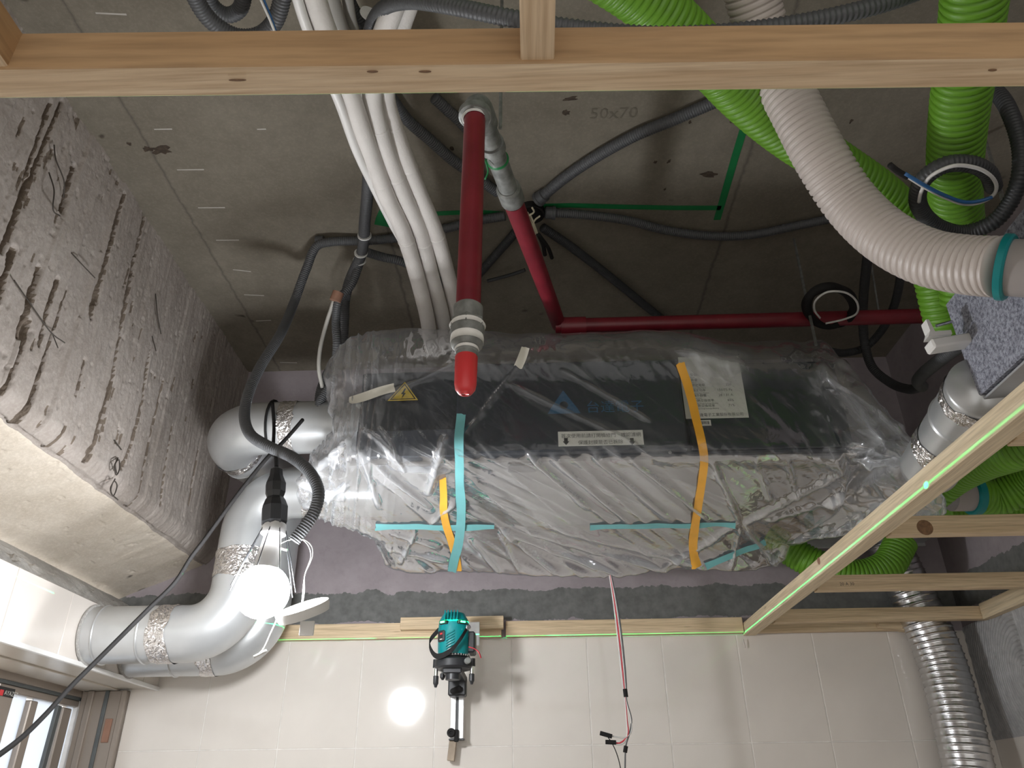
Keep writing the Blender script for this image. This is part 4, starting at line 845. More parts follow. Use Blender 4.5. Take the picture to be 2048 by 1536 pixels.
cD = [PY(1966, 772, y1b - .01), PY(1925, 838, 1.3), PY(1890, 890, 1.4), PY(1858, 938, 1.5)]
cS = spline(cD, .012); mk('pipe', *sweep(cS, r2, 40), M['galv'], rd, True)
def at_(y):
    i = int(np.argmin(abs(cS[:, 1] - y))); i = min(max(i, 1), len(cS) - 2); return Vector(cS[i]), Vector(cS[i + 1] - cS[i - 1])
q_ = at_(y1b + .02); crumple_band(q_[0], q_[1], r2, .03, rd, 8); q_ = at_(1.3); bead(q_[0], q_[1], r2, 'bead', rd); q_ = at_(1.39); crumple_band(q_[0], q_[1], r2, .045, rd, 9)
# white plastic clip on the box
wc = thing('wire_clip', PX(1870, 700, XBX - .0), 'white plastic clip left of the foam box', 'clip')
g0 = PY(1876, 688, 1.165)
mk('clip_body', *box(g0 + Vector((.02, 0, 0)), (.075, .03, .018), .003, Matrix.Rotation(-.15, 3, 'Y')), M['white_plastic'], wc)
mk('clip_arm', *poly([g0 + Vector((x, -.01, z)) for x, z in [(-.018, .01), (.024, .014), (.024, .022), (-.004, .02), (-.008, .045), (-.013, .045), (-.012, .022)]], .02, (0, 1, 0)), M['white_plastic'], wc)
mk('clip_screw', *cyl(g0 + Vector((.0, -.012, .03)), g0 + Vector((.03, -.012, .038)), .003, 8), M['chrome'], wc)
# lower metal box and hoses behind the battens at the right
zz0 = .77; q0 = PZ(1608, 1092, zz0); q1 = PZ(1842, 1090, zz0); yb1 = q0.y; yb0 = PZ(1650, 1010, zz0).y
lb = thing('metal_duct_box', Vector(((q0.x + q1.x) / 2, (yb0 + yb1) / 2, H(zz0))), 'flat sheet metal duct box behind the diagonal batten', 'duct box')
mk('box_body', *box(((q0.x + q1.x) / 2, (yb0 + yb1) / 2, H(zz0) + .1), (q1.x - q0.x, yb1 - yb0, .2), .003), M['galv_dull'], lb)
mk('flange', *box(((q0.x + q1.x) / 2, yb1 - .002, H(zz0) - .003), (q1.x - q0.x + .01, .01, .012), .001), M['galv'], lb)
P = [PX(1612, 1062, q0.x - .002), PX(1642, 1032, q0.x - .002), PX(1645, 1048, q0.x - .002)]
mk('teal_tape', *poly([Vector((q0.x - .001, yb1 - .14, H(zz0) + .002)), Vector((q0.x - .001, yb1 - .05, H(zz0) + .004)), Vector((q0.x - .001, yb1 - .05, H(zz0) + .08)), Vector((q0.x - .001, yb1 - .14, H(zz0) + .08))], .001, (-1, 0, 0)), M['teal_ring'], lb)
mk('teal_tape', *poly([PZ(1618, 1058, zz0 - .0045), PZ(1650, 1030, zz0 - .0045), PZ(1651, 1040, zz0 - .0045), PZ(1636, 1062, zz0 - .0045), PZ(1620, 1072, zz0 - .0045)], .0008, (0, 0, -1)), M['teal_ring'], lb)
bighose('flexible_duct', [W(.78, 2.5, .78), W(.9, 2.47, .68), W(1.02, 2.46, .635), W(1.12, 2.46, .66), W(1.2, 2.47, .75)], .05, 'green', 'green hose bulging below the flat metal box', 'green ribbed hoses')
bighose('flexible_duct', [PY(1860, 990, 1.78), PY(1905, 955, 1.72), PY(1960, 925, 1.62), PY(2030, 900, 1.5), PY(2110, 870, 1.4)], .043, 'green', 'green hose slanting up behind the diagonal batten at the right', 'green ribbed hoses')
gh = bighose('flexible_duct', [PY(1948, 990, 1.85), PY(1985, 996, 1.86), PY(2020, 985, 1.84), PY(2060, 962, 1.8), PY(2120, 920, 1.7)], .046, 'green', 'green hose with a teal ring and grey collar above the knotted batten', 'green ribbed hoses')
a_ = PY(1948, 990, 1.85); dd = Vector((-1, -.05, 0)).normalized()
mk('sealing_ring', *lathe(a_ + dd * -.006, dd, [(0, .044), (0, .05), (.016, .05), (.018, .044)], 32), M['teal_ring'], gh, 'auto'); mk('collar', *lathe(a_, dd, [(0, .04), (.06, .04)], 32), M['collar'], gh, 'auto')
bighose('flexible_duct', [PY(1880, 1030, 2.1), PY(1940, 1028, 2.12), PY(2000, 1022, 2.12), PY(2070, 1000, 2.1), PY(2140, 970, 2.05)], .046, 'green', 'lowest green hose just above the knotted batten at the right', 'green ribbed hoses')
# bare silver flexible hose in the right corner
def silver(pts, r):
    C = spline(pts, .0022)
    def rf(s, th): 
        u = (s / .0205 + th / (2 * math.pi)) % 1.0; v = (s / .0041 + th / (2 * math.pi)) % 1.0
        return r + .0038 * np.exp(-((u - .5) / .09) ** 2) + .0009 * np.cos(2 * math.pi * v)
    return sweep(C, rf, 44)
sp_ = [PY(1775, 1085, 2.60), PY(1800, 1140, 2.61), PY(1832, 1205, 2.612), PY(1862, 1270, 2.612), PY(1885, 1330, 2.61), PY(1905, 1400, 2.60), PY(1922, 1470, 2.59), PY(1938, 1540, 2.585), PY(1952, 1620, 2.58)]
mk('metal_hose', *silver(sp_, .07), M['flex'], None, True, label='bare silver flexible hose hanging in the right corner in front of the tiles', cat='hose')
# ================================================================ PLASTIC FILM AROUND THE UNIT
R1 = [(668, 735, 1.80), (702, 682, 1.72), (790, 660, 1.71), (900, 663, 1.71), (1050, 671, 1.71), (1200, 667, 1.71), (1335, 664, 1.71), (1480, 690, 1.72), (1600, 690, 1.74), (1690, 740, 1.7)]
R2 = [(652, 775, 1.74), (705, 735, 1.62), (790, 716, 1.60), (900, 708, 1.60), (1050, 700, 1.60), (1200, 697, 1.60), (1345, 695, 1.60), (1480, 728, 1.61), (1620, 735, 1.64), (1745, 808, 1.62)]
R3 = [(662, 818, 1.71), (718, 795, 1.625), (800, 775, 1.618), (900, 768, 1.608), (1050, 768, 1.608), (1200, 768, 1.608), (1350, 768, 1.608), (1490, 785, 1.618), (1650, 800, 1.64), (1805, 862, 1.5)]
R4 = [(664, 862, 1.70), (712, 860, 1.62), (800, 848, 1.618), (900, 842, 1.61), (1050, 842, 1.61), (1200, 842, 1.61), (1350, 842, 1.61), (1500, 850, 1.618), (1672, 868, 1.64), (1850, 912, 1.4)]
R5 = [(632, 905, 1.74), (716, 908, 1.622), (800, 905, 1.615), (900, 903, 1.607), (1050, 903, 1.607), (1200, 903, 1.607), (1350, 903, 1.607), (1500, 905, 1.615), (1695, 915, 1.65), (1868, 950, 1.38)]
Rz6 = [(610, 950, .72), (708, 948, .705), (800, 942, .70), (900, 940, .70), (1050, 938, .70), (1200, 937, .70), (1350, 936, .70), (1510, 938, .70), (1710, 950, .70), (1882, 990, .56)]
Rz7 = [(602, 1008, .71), (692, 1002, .695), (800, 996, .69), (900, 992, .69), (1050, 990, .69), (1200, 990, .69), (1350, 989, .69), (1510, 990, .69), (1690, 1000, .69), (1876, 1030, .57)]
Rz8 = [(648, 1034, .70), (735, 1050, .685), (810, 1048, .682), (900, 1046, .682), (1050, 1046, .68), (1200, 1046, .68), (1350, 1044, .682), (1500, 1043, .682), (1650, 1042, .685), (1790, 1052, .62)]
Rz9 = [(752, 1078, .675), (775, 1092, .672), (830, 1096, .67), (905, 1096, .668), (1050, 1098, .665), (1200, 1100, .665), (1350, 1095, .668), (1470, 1095, .67), (1545, 1092, .672), (1600, 1082, .68)]
R10 = [(782, 1128, 2.34), (805, 1139, 2.35), (850, 1143, 2.36), (920, 1139, 2.36), (1050, 1146, 2.36), (1200, 1151, 2.36), (1350, 1134, 2.36), (1460, 1136, 2.36), (1520, 1131, 2.36), (1560, 1112, 2.35)]
KF = 1.04
def fy(q): return PY(q[0], q[1], q[2] * KF)
def fz(q): return PZ(q[0], q[1], q[2] * KF)
rows = [[fy(q) for q in r] for r in (R1, R2, R3, R4, R5)] + [[fz(q) for q in r] for r in (Rz6, Rz7, Rz8, Rz9)] + [[fy(q) for q in R10]]
rows = [[Vector((p.x * .98, 2.34, H(1.13))) for p in rows[0]], [Vector((p.x, 1.93, H(1.145))) for p in rows[0]]] + rows + [[Vector((p.x, 2.52, H(.85))) for p in rows[-1]]]
rows = [[Vector((r[0].x + .03, r[0].y + .28, r[0].z * .6 + H(.93) * .4))] + r + [Vector((r[-1].x - .03, r[-1].y + .28, r[-1].z * .6 + H(.93) * .4))] for r in rows]
CG = np.array([[tuple(p) for p in r] for r in rows]); PXG = np.array([[proj(p) for p in r] for r in rows])
def up(A, n, axis):
    A = np.moveaxis(A, axis, 0); m = A.shape[0]; t = np.linspace(0, m - 1, n); i = np.clip(t.astype(int), 0, m - 2); u = (t - i).reshape(-1, *([1] * (A.ndim - 1)))
    E = np.concatenate([A[:1] * 2 - A[1:2], A, A[-1:] * 2 - A[-2:-1]]); p0, p1, p2, p3 = E[i], E[i + 1], E[i + 2], E[i + 3]
    out = .5 * ((2 * p1) + (-p0 + p2) * u + (2 * p0 - 5 * p1 + 4 * p2 - p3) * u ** 2 + (-p0 + 3 * p1 - 3 * p2 + p3) * u ** 3); return np.moveaxis(out, 0, axis)
NR, NC = 330, 440
SG = up(up(CG, NR, 0), NC, 1); IMG = up(up(PXG, NR, 0), NC, 1)
rowt = np.linspace(0, len(rows) - 1, NR)[:, None] + np.zeros((1, NC)); colt = np.linspace(0, len(rows[0]) - 1, NC)[None, :] + np.zeros((NR, 1))
def normals(Pg):
    du = np.gradient(Pg, axis=0); dv = np.gradient(Pg, axis=1); n = np.cross(dv, du); n /= np.linalg.norm(n, axis=2)[..., None] + 1e-9; return n
NN = normals(SG)
# orientate outwards (towards the lens side / downwards)
ref = SG - np.array([.17, 2.06, H(.91)]); flip = np.where((NN * ref).sum(2) < 0, -1., 1.); NN *= flip[..., None]
ix, iy = IMG[..., 0], IMG[..., 1]
Xs, Ys, Zs = SG[..., 0], SG[..., 1], SG[..., 2]
front_w = np.clip((6.2 - rowt) / .6, 0, 1); bot_w = 1 - front_w
def streak(ang, across, along_, seed):
    c, s = math.cos(ang), math.sin(ang); u = (ix * c + iy * s) / along_; v = (-ix * s + iy * c) / across
    return 1 - np.abs(2 * fbm(u, v, seed, 2) - 1)
endw = np.clip(np.maximum((2.4 - colt) / 1.2, (colt - 8.4) / 1.2), 0, 1)
roll = np.exp(-((rowt - 2.6) / .75) ** 2)
disp = np.zeros_like(ix); fold = np.full_like(ix, .025)
r1 = streak(math.radians(40), 24, 420, 3); r2 = streak(math.radians(24), 17, 380, 7); r3 = streak(math.radians(62), 18, 260, 13)
disp += bot_w * (.009 * (r1 - .6) + .005 * (r2 - .6)); disp += front_w * (.0025 * (r1 - .6) + .002 * (r3 - .6))
lw = np.exp(-((ix - 690) / 90) ** 2)
g1 = streak(math.radians(95), 11, 120, 23); disp += lw * .014 * (g1 - .55)
rw_ = np.clip((ix - 1600) / 120, 0, 1); g2 = streak(math.radians(55), 34, 150, 29); g3 = streak(math.radians(-25), 40, 140, 33); disp += rw_ * (.016 * (g2 - .6) + .014 * (g3 - .6))
disp += roll * (.018 * (fbm(ix / 45, iy / 30, 41, 3) - .5)) + endw * .02 * (fbm(ix / 34, iy / 34, 47, 3) - .5)
# single sharp creases traced over the film: (x0,y0,x1,y1, half width, height, opacity)
CR = [(1020, 770, 1290, 902, 4, .006, .16), (1125, 742, 1300, 845, 4, .006, .22), (930, 872, 1062, 700, 4, .005, .12), (770, 795, 945, 708, 5, .006, .16), (1060, 905, 1175, 1010, 5, .012, .3), (1105, 912, 1260, 1040, 5, .012, .3), (1190, 912, 1345, 1035, 6, .012, .3),
      (1265, 915, 1420, 1040, 5, .011, .25), (1010, 1058, 1110, 1146, 4, .012, .35), (1005, 1056, 1240, 1150, 5, .012, .3), (1030, 1050, 1340, 1142, 5, .012, .3), (1000, 1062, 1040, 1140, 4, .012, .35), (1100, 1048, 1400, 1130, 6, .01, .25), (945, 1075, 1000, 1140, 5, .012, .3),
      (1480, 1042, 1425, 920, 5, .01, .25), (1490, 1040, 1690, 930, 6, .012, .3), (1470, 1046, 1330, 1130, 5, .01, .25), (1490, 1046, 1550, 1125, 6, .012, .3), (1480, 1050, 1460, 1130, 4, .01, .25), (1520, 1035, 1700, 985, 6, .012, .3), (1510, 910, 1540, 1000, 4, .008, .2), (1570, 915, 1590, 990, 4, .008, .2),
      (730, 865, 800, 920, 4, .008, .25), (760, 860, 810, 930, 3, .007, .25), (725, 900, 760, 1010, 4, .01, .3), (760, 930, 860, 1010, 4, .01, .3), (800, 930, 900, 940, 4, .01, .25), (890, 880, 855, 980, 8, .012, .35), (910, 1000, 860, 1040, 5, .01, .3), (780, 1060, 880, 1090, 5, .012, .3), (830, 1060, 800, 1120, 4, .01, .25), (770, 1090, 900, 1120, 5, .01, .25),
      (1640, 740, 1760, 900, 10, .02, .3), (1700, 900, 1840, 960, 8, .016, .3), (1740, 880, 1700, 1000, 8, .016, .25), (1780, 930, 1860, 1010, 8, .014, .25), (1650, 1000, 1780, 940, 8, .016, .25), (1345, 700, 1490, 735, 8, .008, .25), (1690, 1000, 1820, 1040, 8, .014, .3), (600, 960, 690, 990, 6, .014, .35), (610, 1010, 700, 960, 6, .014, .3), (640, 940, 700, 880, 6, .012, .3)]
for x0, y0, x1, y1, w_, h_, o_ in CR:
    dx, dy = x1 - x0, y1 - y0; L2 = dx * dx + dy * dy; t = ((ix - x0) * dx + (iy - y0) * dy) / L2; tc = np.clip(t, 0, 1)
    wob = 5 * (fbm(ix / 40, iy / 40, int(x0), 2) - .5); d_ = np.hypot(ix - x0 - tc * dx, iy - y0 - tc * dy) + wob
    taper = np.clip(np.minimum(t + .1, 1.1 - t) * 5, 0, 1); k = np.exp(-(d_ / w_) ** 2) * taper; disp += h_ * k; fold += np.where(bot_w > .5, 2.0, 1.1) * o_ * np.exp(-(np.maximum(d_, -d_ * .35) / (w_ * 1.1)) ** 2) * taper
front_face = (rowt > 1.2) & (rowt < 11.2) & (colt > .6) & (colt < 10.4)
vary = fbm(ix / 130, iy / 90, 91, 2); ridge = np.clip((r1 - .88) * 4, 0, .3) * bot_w * vary * 1.7 + np.clip((r2 - .9) * 5, 0, .35) * bot_w * vary * 1.5 + np.clip((r1 - .93) * 1.6, 0, .08) * front_w + np.clip((r3 - .94) * 1.6, 0, .06) * front_w
fold += ridge + bot_w * (.035 + .2 * np.clip(fbm(ix / 170, iy / 110, 93, 3) - .42, 0, 1)) + roll * .33 + endw * .14 + lw * .16 * np.clip((rowt - 3) / 1.5, 0, 1) + rw_ * .06 + np.clip((g1 - .8) * 2, 0, .35) * lw + np.clip((g2 - .85) * 2, 0, .3) * rw_
patch = np.exp(-(((ix - 1430) / 62) ** 4 + ((iy - 742) / 42) ** 4)); fold += patch * .28
disp = np.where((rowt < 1) | (rowt > 11.5), disp * .3, disp)
SD = SG + NN * (disp + .004)[..., None]
SD[..., 1] = np.minimum(SD[..., 1], 2.64); v_, f_ = gridmesh(SD)
film = mk('plastic_film', v_, f_, M['film'], None, True, label='crumpled clear plastic film wrapped and taped around the ventilation unit', cat='plastic film')
at = film.data.attributes.new('fold', 'FLOAT', 'POINT'); at.data.foreach_set('value', np.clip(fold, .02, .8).reshape(-1).astype(np.float32))
ND = normals(SD) * flip[..., None]; okm = (rowt > 2.2) & (rowt < 11) & (colt > .9) & (colt < 10.1)
IDX = np.argwhere(okm); FX = np.stack([ix[okm], iy[okm]], 1); FP = SD[okm]; FN = ND[okm]
def on_film(px, py, off=.004):
    k = np.argmin((FX[:, 0] - px) ** 2 + (FX[:, 1] - py) ** 2); return Vector(FP[k]) + Vector(FN[k]) * off
def tape_film(L, wpx, mat, lab, off=.0045):
    P = np.array(L, float); seg = np.hypot(*np.diff(P, axis=0).T); s = np.concatenate([[0], np.cumsum(seg)]); n = max(4, int(s[-1] / 7)); t = np.linspace(0, s[-1], n)
    Q = np.stack([np.interp(t, s, P[:, 0]), np.interp(t, s, P[:, 1])], 1); T = np.gradient(Q, axis=0); T /= np.linalg.norm(T, axis=1)[:, None]; Nn = np.stack([-T[:, 1], T[:, 0]], 1)
    K = 5; G_ = np.zeros((n, K, 3))
    for i in range(n):
        for k in range(K): q = Q[i] + Nn[i] * wpx * (k / (K - 1) - .5); G_[i, k] = on_film(q[0], q[1], off)
    for _ in range(6):
        G_[1:-1] = .5 * G_[1:-1] + .25 * (G_[:-2] + G_[2:])
    return mk('adhesive_tape', *gridmesh(G_), M[mat], film, True, label=lab)
tape_film([(1358, 728), (1372, 765), (1388, 830), (1400, 880), (1409, 912), (1404, 950), (1396, 1000), (1388, 1050), (1384, 1095), (1392, 1126)], 17, 'orange', 'orange tape down the right of the front')
tape_film([(884, 950), (888, 980), (886, 1015), (894, 1050), (905, 1080), (913, 1110), (917, 1136)], 15, 'orange', 'orange tape down the left underside')
tape_film([(924, 832), (918, 880), (919, 930), (921, 980), (922, 1040), (918, 1080), (908, 1115), (904, 1136)], 18, 'teal_tape', 'teal tape down the left of the front', .007)
tape_film([(752, 1048), (830, 1048), (900, 1049), (990, 1047)], 11, 'teal_tape', 'teal tape across the underside at the left', .0035)
tape_film([(1180, 1050), (1240, 1047), (1320, 1046), (1400, 1045), (1470, 1043)], 9, 'teal_tape', 'teal tape across the underside at the right', .003)
tape_film([(1410, 1128), (1470, 1100), (1530, 1078)], 12, 'teal_tape', 'teal tape at the lower right corner', .004)
tape_film([(706, 806), (735, 796), (762, 785), (790, 778)], 20, 'cream_tape', 'cream masking tape beside the warning sticker', .006)
tape_film([(1052, 702), (1047, 718), (1038, 737)], 17, 'cream_tape', 'cream masking tape under the top roll', .006)

# ================================================================ HANGING WORK LAMP
LY = 1.65; bulb = PY(525, 1183, LY)
lamp = thing('work_lamp', bulb - Vector((0, 0, .07)), 'lit bare bulb work lamp hanging from the steel duct', 'lamp')
s0 = PY(553, 935, LY); s1 = PY(548, 1058, LY); axl = (bulb - s1).normalized(); ax2 = (s1 - s0).normalized(); Ls = (s1 - s0).length
mk('socket', *lathe(s0, ax2, [(0, .006), (Ls * .04, .014), (Ls * .15, .016), (Ls * .28, .0235), (Ls * .42, .023), (Ls * .5, .0185), (Ls * .56, .024), (Ls * .66, .0295), (Ls * .9, .029), (Ls, .024)], 8), M['black'], lamp, False, label='black rubber lamp socket')
mk('cage_collar', *lathe(s1, axl, [(-.012, .025), (.0, .028), (.012, .028), (.016, .022)], 20), M['alu'], lamp, 'auto')
mk('bulb_neck', *lathe(s1 + axl * .01, axl, [(0, .018), (.03, .022), ((bulb - s1).length - .055, .03)], 24), M['white_plastic'], lamp, True)
bm = bmesh.new(); bmesh.ops.create_uvsphere(bm, u_segments=32, v_segments=18, radius=.057, matrix=Matrix.Translation(bulb)); v, f = bmd(bm)
mk('bulb', v, f, M['bulb'], lamp, True, label='glowing white bulb')
a_, b_ = frame(axl); Lb = (bulb - s1).length
for k in range(8):
    q = 2 * math.pi * k / 8; r_ = a_ * math.cos(q) + b_ * math.sin(q)
    mk('cage_wire', *tube([s1 + r_ * .026, s1 + axl * Lb * .5 + r_ * .05, bulb + r_ * .072], .0011, .01, 6), M['black'], lamp, True)
mk('power_cord', *tube([PY(545, 806, YA_ - RD - .012), PY(548, 850, YA_ - RD - .02), PY(547, 890, 1.9), PY(552, 915, 1.8), s0], .005, .01, 8), M['black_soft'], lamp, True)
hk = [(PY(549, 857, YA_).x, YA_ + (RD + .004) * math.cos(q), zAp + (RD + .004) * math.sin(q)) for q in np.linspace(0, 2 * math.pi, 25)]
mk('cord_loop', *sweep(np.array(hk), .004, 8), M['black_soft'], lamp, True)
mk('extension_cord', *tube([PY(605, 840, 1.9), PY(570, 880, 1.88), PY(535, 915, 1.85), PY(490, 970, 1.85), PY(445, 1030, 1.85), PY(405, 1085, 1.84), PY(382, 1115, 1.84), PY(350, 1165, 1.83), PY(300, 1215, 1.82), PY(240, 1275, 1.8), PY(190, 1325, 1.78), PY(140, 1375, 1.74), PY(90, 1430, 1.7), PY(40, 1478, 1.66), PY(-30, 1530, 1.6)], .0105, .01, 10, .5), M['black_soft'], None, True, label='flat black cord stretched from the duct down to the window', cat='cord')
# pendant plate hung on the wires from the conduit
pl = thing('light_plate', PY(600, 1245, LY), 'white ring plate hanging from two wires beside the bulb', 'light fitting')
pc = PY(606, 1221, LY); pn = Vector((-.25, -.42, .87)).normalized()
mk('rim', *lathe(pc, pn, [(-.01, .046), (-.012, .053), (.0, .057), (.008, .057), (.01, .051), (.002, .046), (.0, .016)], 48), M['white_plastic'], pl, 'auto')
mk('plate_back', *lathe(pc, pn, [(-.012, .042), (-.006, .046), (.0, .046)], 40), M['white_plastic'], pl, 'auto')
mk('spring_clip', *box(pc + Vector((.01, .01, -.035)), (.03, .006, .03), .001), M['white_plastic'], pl)
for dx in (0, 6):
    mk('wire', *tube([PY(552, 1092, LY), PY(575, 1081, LY), PY(600, 1077, LY), PY(616 + dx, 1090, LY), PY(622 + dx * .6, 1112, LY), PY(610, 1150, LY), PY(606 + dx * .5, 1185, LY), PY(603, 1217, LY)], .0011, .008, 8), M['white_wire'], pl, True)
mk('wire_stub', *tube([PY(552, 1092, LY), PY(560, 1096, LY), PY(574, 1100, LY)], .003, .006, 8), M['white_wire'], pl, True)
mk('pull_string', *tube([PY(556, 1235, LY), PY(540, 1270, LY), PY(527, 1298, LY), PY(514, 1312, LY)], .0018, .008, 8), M['white_wire'], pl, True)
mk('string_toggle', *tube([PY(508, 1314, LY), PY(518, 1309, LY), PY(533, 1301, LY)], .003, .006, 8), M['white_plastic'], pl, True)

# ================================================================ LASER LEVEL ON ITS WALL BRACKET
YL = 2.44
def Lp(px, py, y=YL): return PY(px, py, y)
px1 = Lp(1, 1300).x - Lp(0, 1300).x
lc = Lp(907, 1290); zT = Lp(907, 1228).z; zS = Lp(907, 1252).z; zM = Lp(907, 1268).z; zBt = Lp(907, 1312).z; zP0 = Lp(907, 1342).z
lv = thing('laser_level', Vector((lc.x, YL, zP0)), 'teal cross line laser level with a black strap on the wall bracket', 'laser level')
def hexring(r, z, n=12, sq=.92): return [(lc.x + r * math.cos(2 * math.pi * (k + .5) / n), YL + r * sq * math.sin(2 * math.pi * (k + .5) / n), z) for k in range(n)]
def loft(rings):
    n = len(rings[0]); V = [p for r in rings for p in r]; F = [[i * n + k, i * n + (k + 1) % n, (i + 1) * n + (k + 1) % n, (i + 1) * n + k] for i in range(len(rings) - 1) for k in range(n)]
    F += [list(range(n))[::-1], [(len(rings) - 1) * n + k for k in range(n)]]; return V, F
u = px1
body = mk('body', *loft([hexring(28.5 * u, zBt), hexring(30.5 * u, zBt + .012), hexring(31 * u, zM), hexring(30 * u, zS + .004)]), M['teal'], lv, 'auto')
mk('head', *loft([hexring(29.8 * u, zS + .003), hexring(29.5 * u, zS + .012), hexring(23 * u, zT - .006), hexring(20.5 * u, zT)]), M['teal'], lv, 'auto')
for k in range(5): mk('vent_rib', *box((lc.x - .004 + k * .0095 - .02, YL - 26 * u, (zT + zS) / 2 + .006), (.0035, .012, .03), .001, Matrix.Rotation(-.22, 3, 'X')), M['teal'], lv)
for k in range(6): mk('grip_rib', *box((lc.x - .006, YL - 28.9 * u, zBt + .02 + k * .008), (.03, .006, .0035), .001, Matrix.Rotation(-.5, 3, 'Y')), M['teal'], lv)
for sx in (-1, 1):
    mk('laser_window', *box((lc.x + sx * 17.5 * u, YL - 22.5 * u, zS + .004), (.03, .012, .012), .002, Matrix.Rotation(sx * .65, 3, 'Z')), M['black'], lv)
    mk('laser_diode', *box((lc.x + sx * (17.5 * u + .0035), YL - 22.5 * u - .0048, zS + .004), (.017, .006, .005), .001, Matrix.Rotation(sx * .65, 3, 'Z')), M['laser_led'], lv, label='glowing green laser window')
mk('control_panel', *box((lc.x - 21.8 * u, YL - 20.8 * u, zM - .012), (.03, .008, .034), .004, Matrix.Rotation(-.75, 3, 'Z')), M['black'], lv)
mk('panel_mark', *box((lc.x - 21.5 * u, YL - 23.8 * u, zM - .006), (.012, .003, .006), .001, Matrix.Rotation(-.75, 3, 'Z')), M['red_cap'], lv)
mk('panel_mark', *box((lc.x - 21.5 * u, YL - 23.8 * u, zM - .022), (.012, .003, .004), .001, Matrix.Rotation(-.75, 3, 'Z')), M['label_white'], lv)
mk('battery_pack', *box((lc.x + 35 * u, YL + .02, (zM + zBt) / 2 + .006), (.022, .07, .062), .004), M['black'], lv)
# strap as a curved ribbon
sa = Vector((lc.x + 27.5 * u, YL - 19 * u, zS - .012)); Pst = [sa, Vector((lc.x + 17 * u, YL - 34 * u, zM - .024)), Vector((lc.x - 2 * u, YL - 40 * u, zBt + .004)), Vector((lc.x - 24 * u, YL - 36 * u, zBt - .01)), Vector((lc.x - 39 * u, YL - 19 * u, zBt + .008)), Vector((lc.x - 46 * u, YL - 2 * u, zM - .02)), Vector((lc.x - 31 * u, YL + 2 * u, zS - .012))]
Cst = spline(Pst, .006); Vs = []; Fs = []
for p in Cst:
    o_ = Vector((p[0] - lc.x, p[1] - YL, 0)).normalized() * .0012
    for dz in (-.008, .008): Vs += [Vector(p) + Vector((0, 0, dz)) - o_, Vector(p) + Vector((0, 0, dz)) + o_]
for i in range(len(Cst) - 1):
    a_, b_ = 4 * i, 4 * i + 4; Fs += [[a_ + 1, a_ + 3, b_ + 3, b_ + 1], [a_, b_, b_ + 2, a_ + 2], [a_, a_ + 1, b_ + 1, b_], [a_ + 2, b_ + 2, b_ + 3, a_ + 3]]
mk('carry_strap', Vs, Fs, M['black_soft'], lv, 'auto', label='black carry strap')
mk('strap_button', *lathe(sa + Vector((.003, -.004, 0)), (.5, -.85, 0), [(0, .008), (.003, .0085), (.005, .006)], 16), M['chrome'], lv, 'auto')
mk('red_tab', *tube([Lp(938, 1294, YL - .03), Lp(950, 1298, YL - .04), Lp(958, 1305, YL - .045), Lp(962, 1316, YL - .045)], .004, .005, 8, .4), M['red_wire'], lv, True, label='red ribbon tab')
mk('dial', *lathe(Vector((lc.x, YL, zBt - .006)), (0, 0, 1), [(0, 32.5 * u), (.006, 32.5 * u), (.0065, 31 * u)], 40), M['black'], lv, 'auto')
for k in range(36):
    q = math.pi + math.pi * (k + .5) / 36; mk('dial_mark', *box((lc.x + 32.6 * u * math.cos(q), YL + 32.6 * u * math.sin(q), zBt - .002), (.0015, .0015, .004 if k % 3 else .006), 0, Matrix.Rotation(q, 3, 'Z')), M['label_white'], lv) if k % 2 == 0 else None
mk('base_plate', *lathe(Vector((lc.x + .002, YL, zP0 + .004)), (0, 0, 1), [(0, 34 * u), (.005, 38 * u), (.024, 37 * u), (.03, 33 * u)], 24), M['black'], lv, 'auto')
mk('adjust_knob', *lathe(Lp(934, 1322, YL - 33 * u), (.3, -.9, 0), [(0, .009), (.012, .0095), (.014, .008)], 18), M['fitting'], lv, 'auto')
for px, py0, py1, yo in ((873, 1322, 1375, -.012), (944, 1320, 1369, -.01), (886, 1330, 1360, .05)):
    t0 = Lp(px, py0, YL + yo); t1 = Lp(px + 1, py1, YL + yo); t1 = Vector((t0.x, t0.y, t1.z)); hgt = t0.z - t1.z
    leg = mk('leg', *lathe(t0, (0, 0, -1), [(0, .0085), (hgt * .28, .0085), (hgt * .3, .0055), (hgt * .58, .0055)], 14), M['chrome'], lv, 'auto'); mk('leg_socket', *lathe(t0, (0, 0, -1), [(-.004, .01), (hgt * .26, .0105), (hgt * .28, .006)], 14), M['black'], leg, 'auto')
    mk('leg_foot', *lathe(t0, (0, 0, -1), [(hgt * .56, .006), (hgt * .58, .008), (hgt * .86, .008), (hgt * .9, .006), (hgt, .0035)], 14), M['black'], leg, 'auto')
# bracket
bk = thing('wall_bracket', Vector((lc.x, D - .03, Lp(905, 1478, D - .03).z)), 'black and silver sliding wall bracket carrying the laser level', 'bracket')
zb0 = Lp(905, 1357, YL).z
mk('mount_screw', *lathe(Vector((lc.x, YL, zb0 - .004)), (0, 0, 1), [(0, .022), (.018, .022), (.02, .013), (.036, .013), (.038, .019), (zP0 - zb0 + .006, .019)], 20), M['black'], bk, 'auto')
zc0, zc1 = Lp(905, 1393, 2.60).z, Lp(905, 1355, 2.60).z
mk('carriage', *box((lc.x, 2.605, (zc0 + zc1) / 2), (.056, .05, zc1 - zc0), .004), M['black'], bk)
mk('arm', *box((lc.x, (YL + 2.6) / 2, zc1 - .004), (.056, 2.6 - YL + .05, .02), .003), M['black'], bk)
mk('clamp_lever', *lathe(Lp(902, 1384, 2.578), (.75, -.3, .25), [(0, .006), (.006, .009), (.03, .0095), (.036, .005)], 12), M['black_soft'], bk, 'auto')
zr0, zr1 = Lp(905, 1478, 2.645).z, Lp(905, 1240, 2.645).z
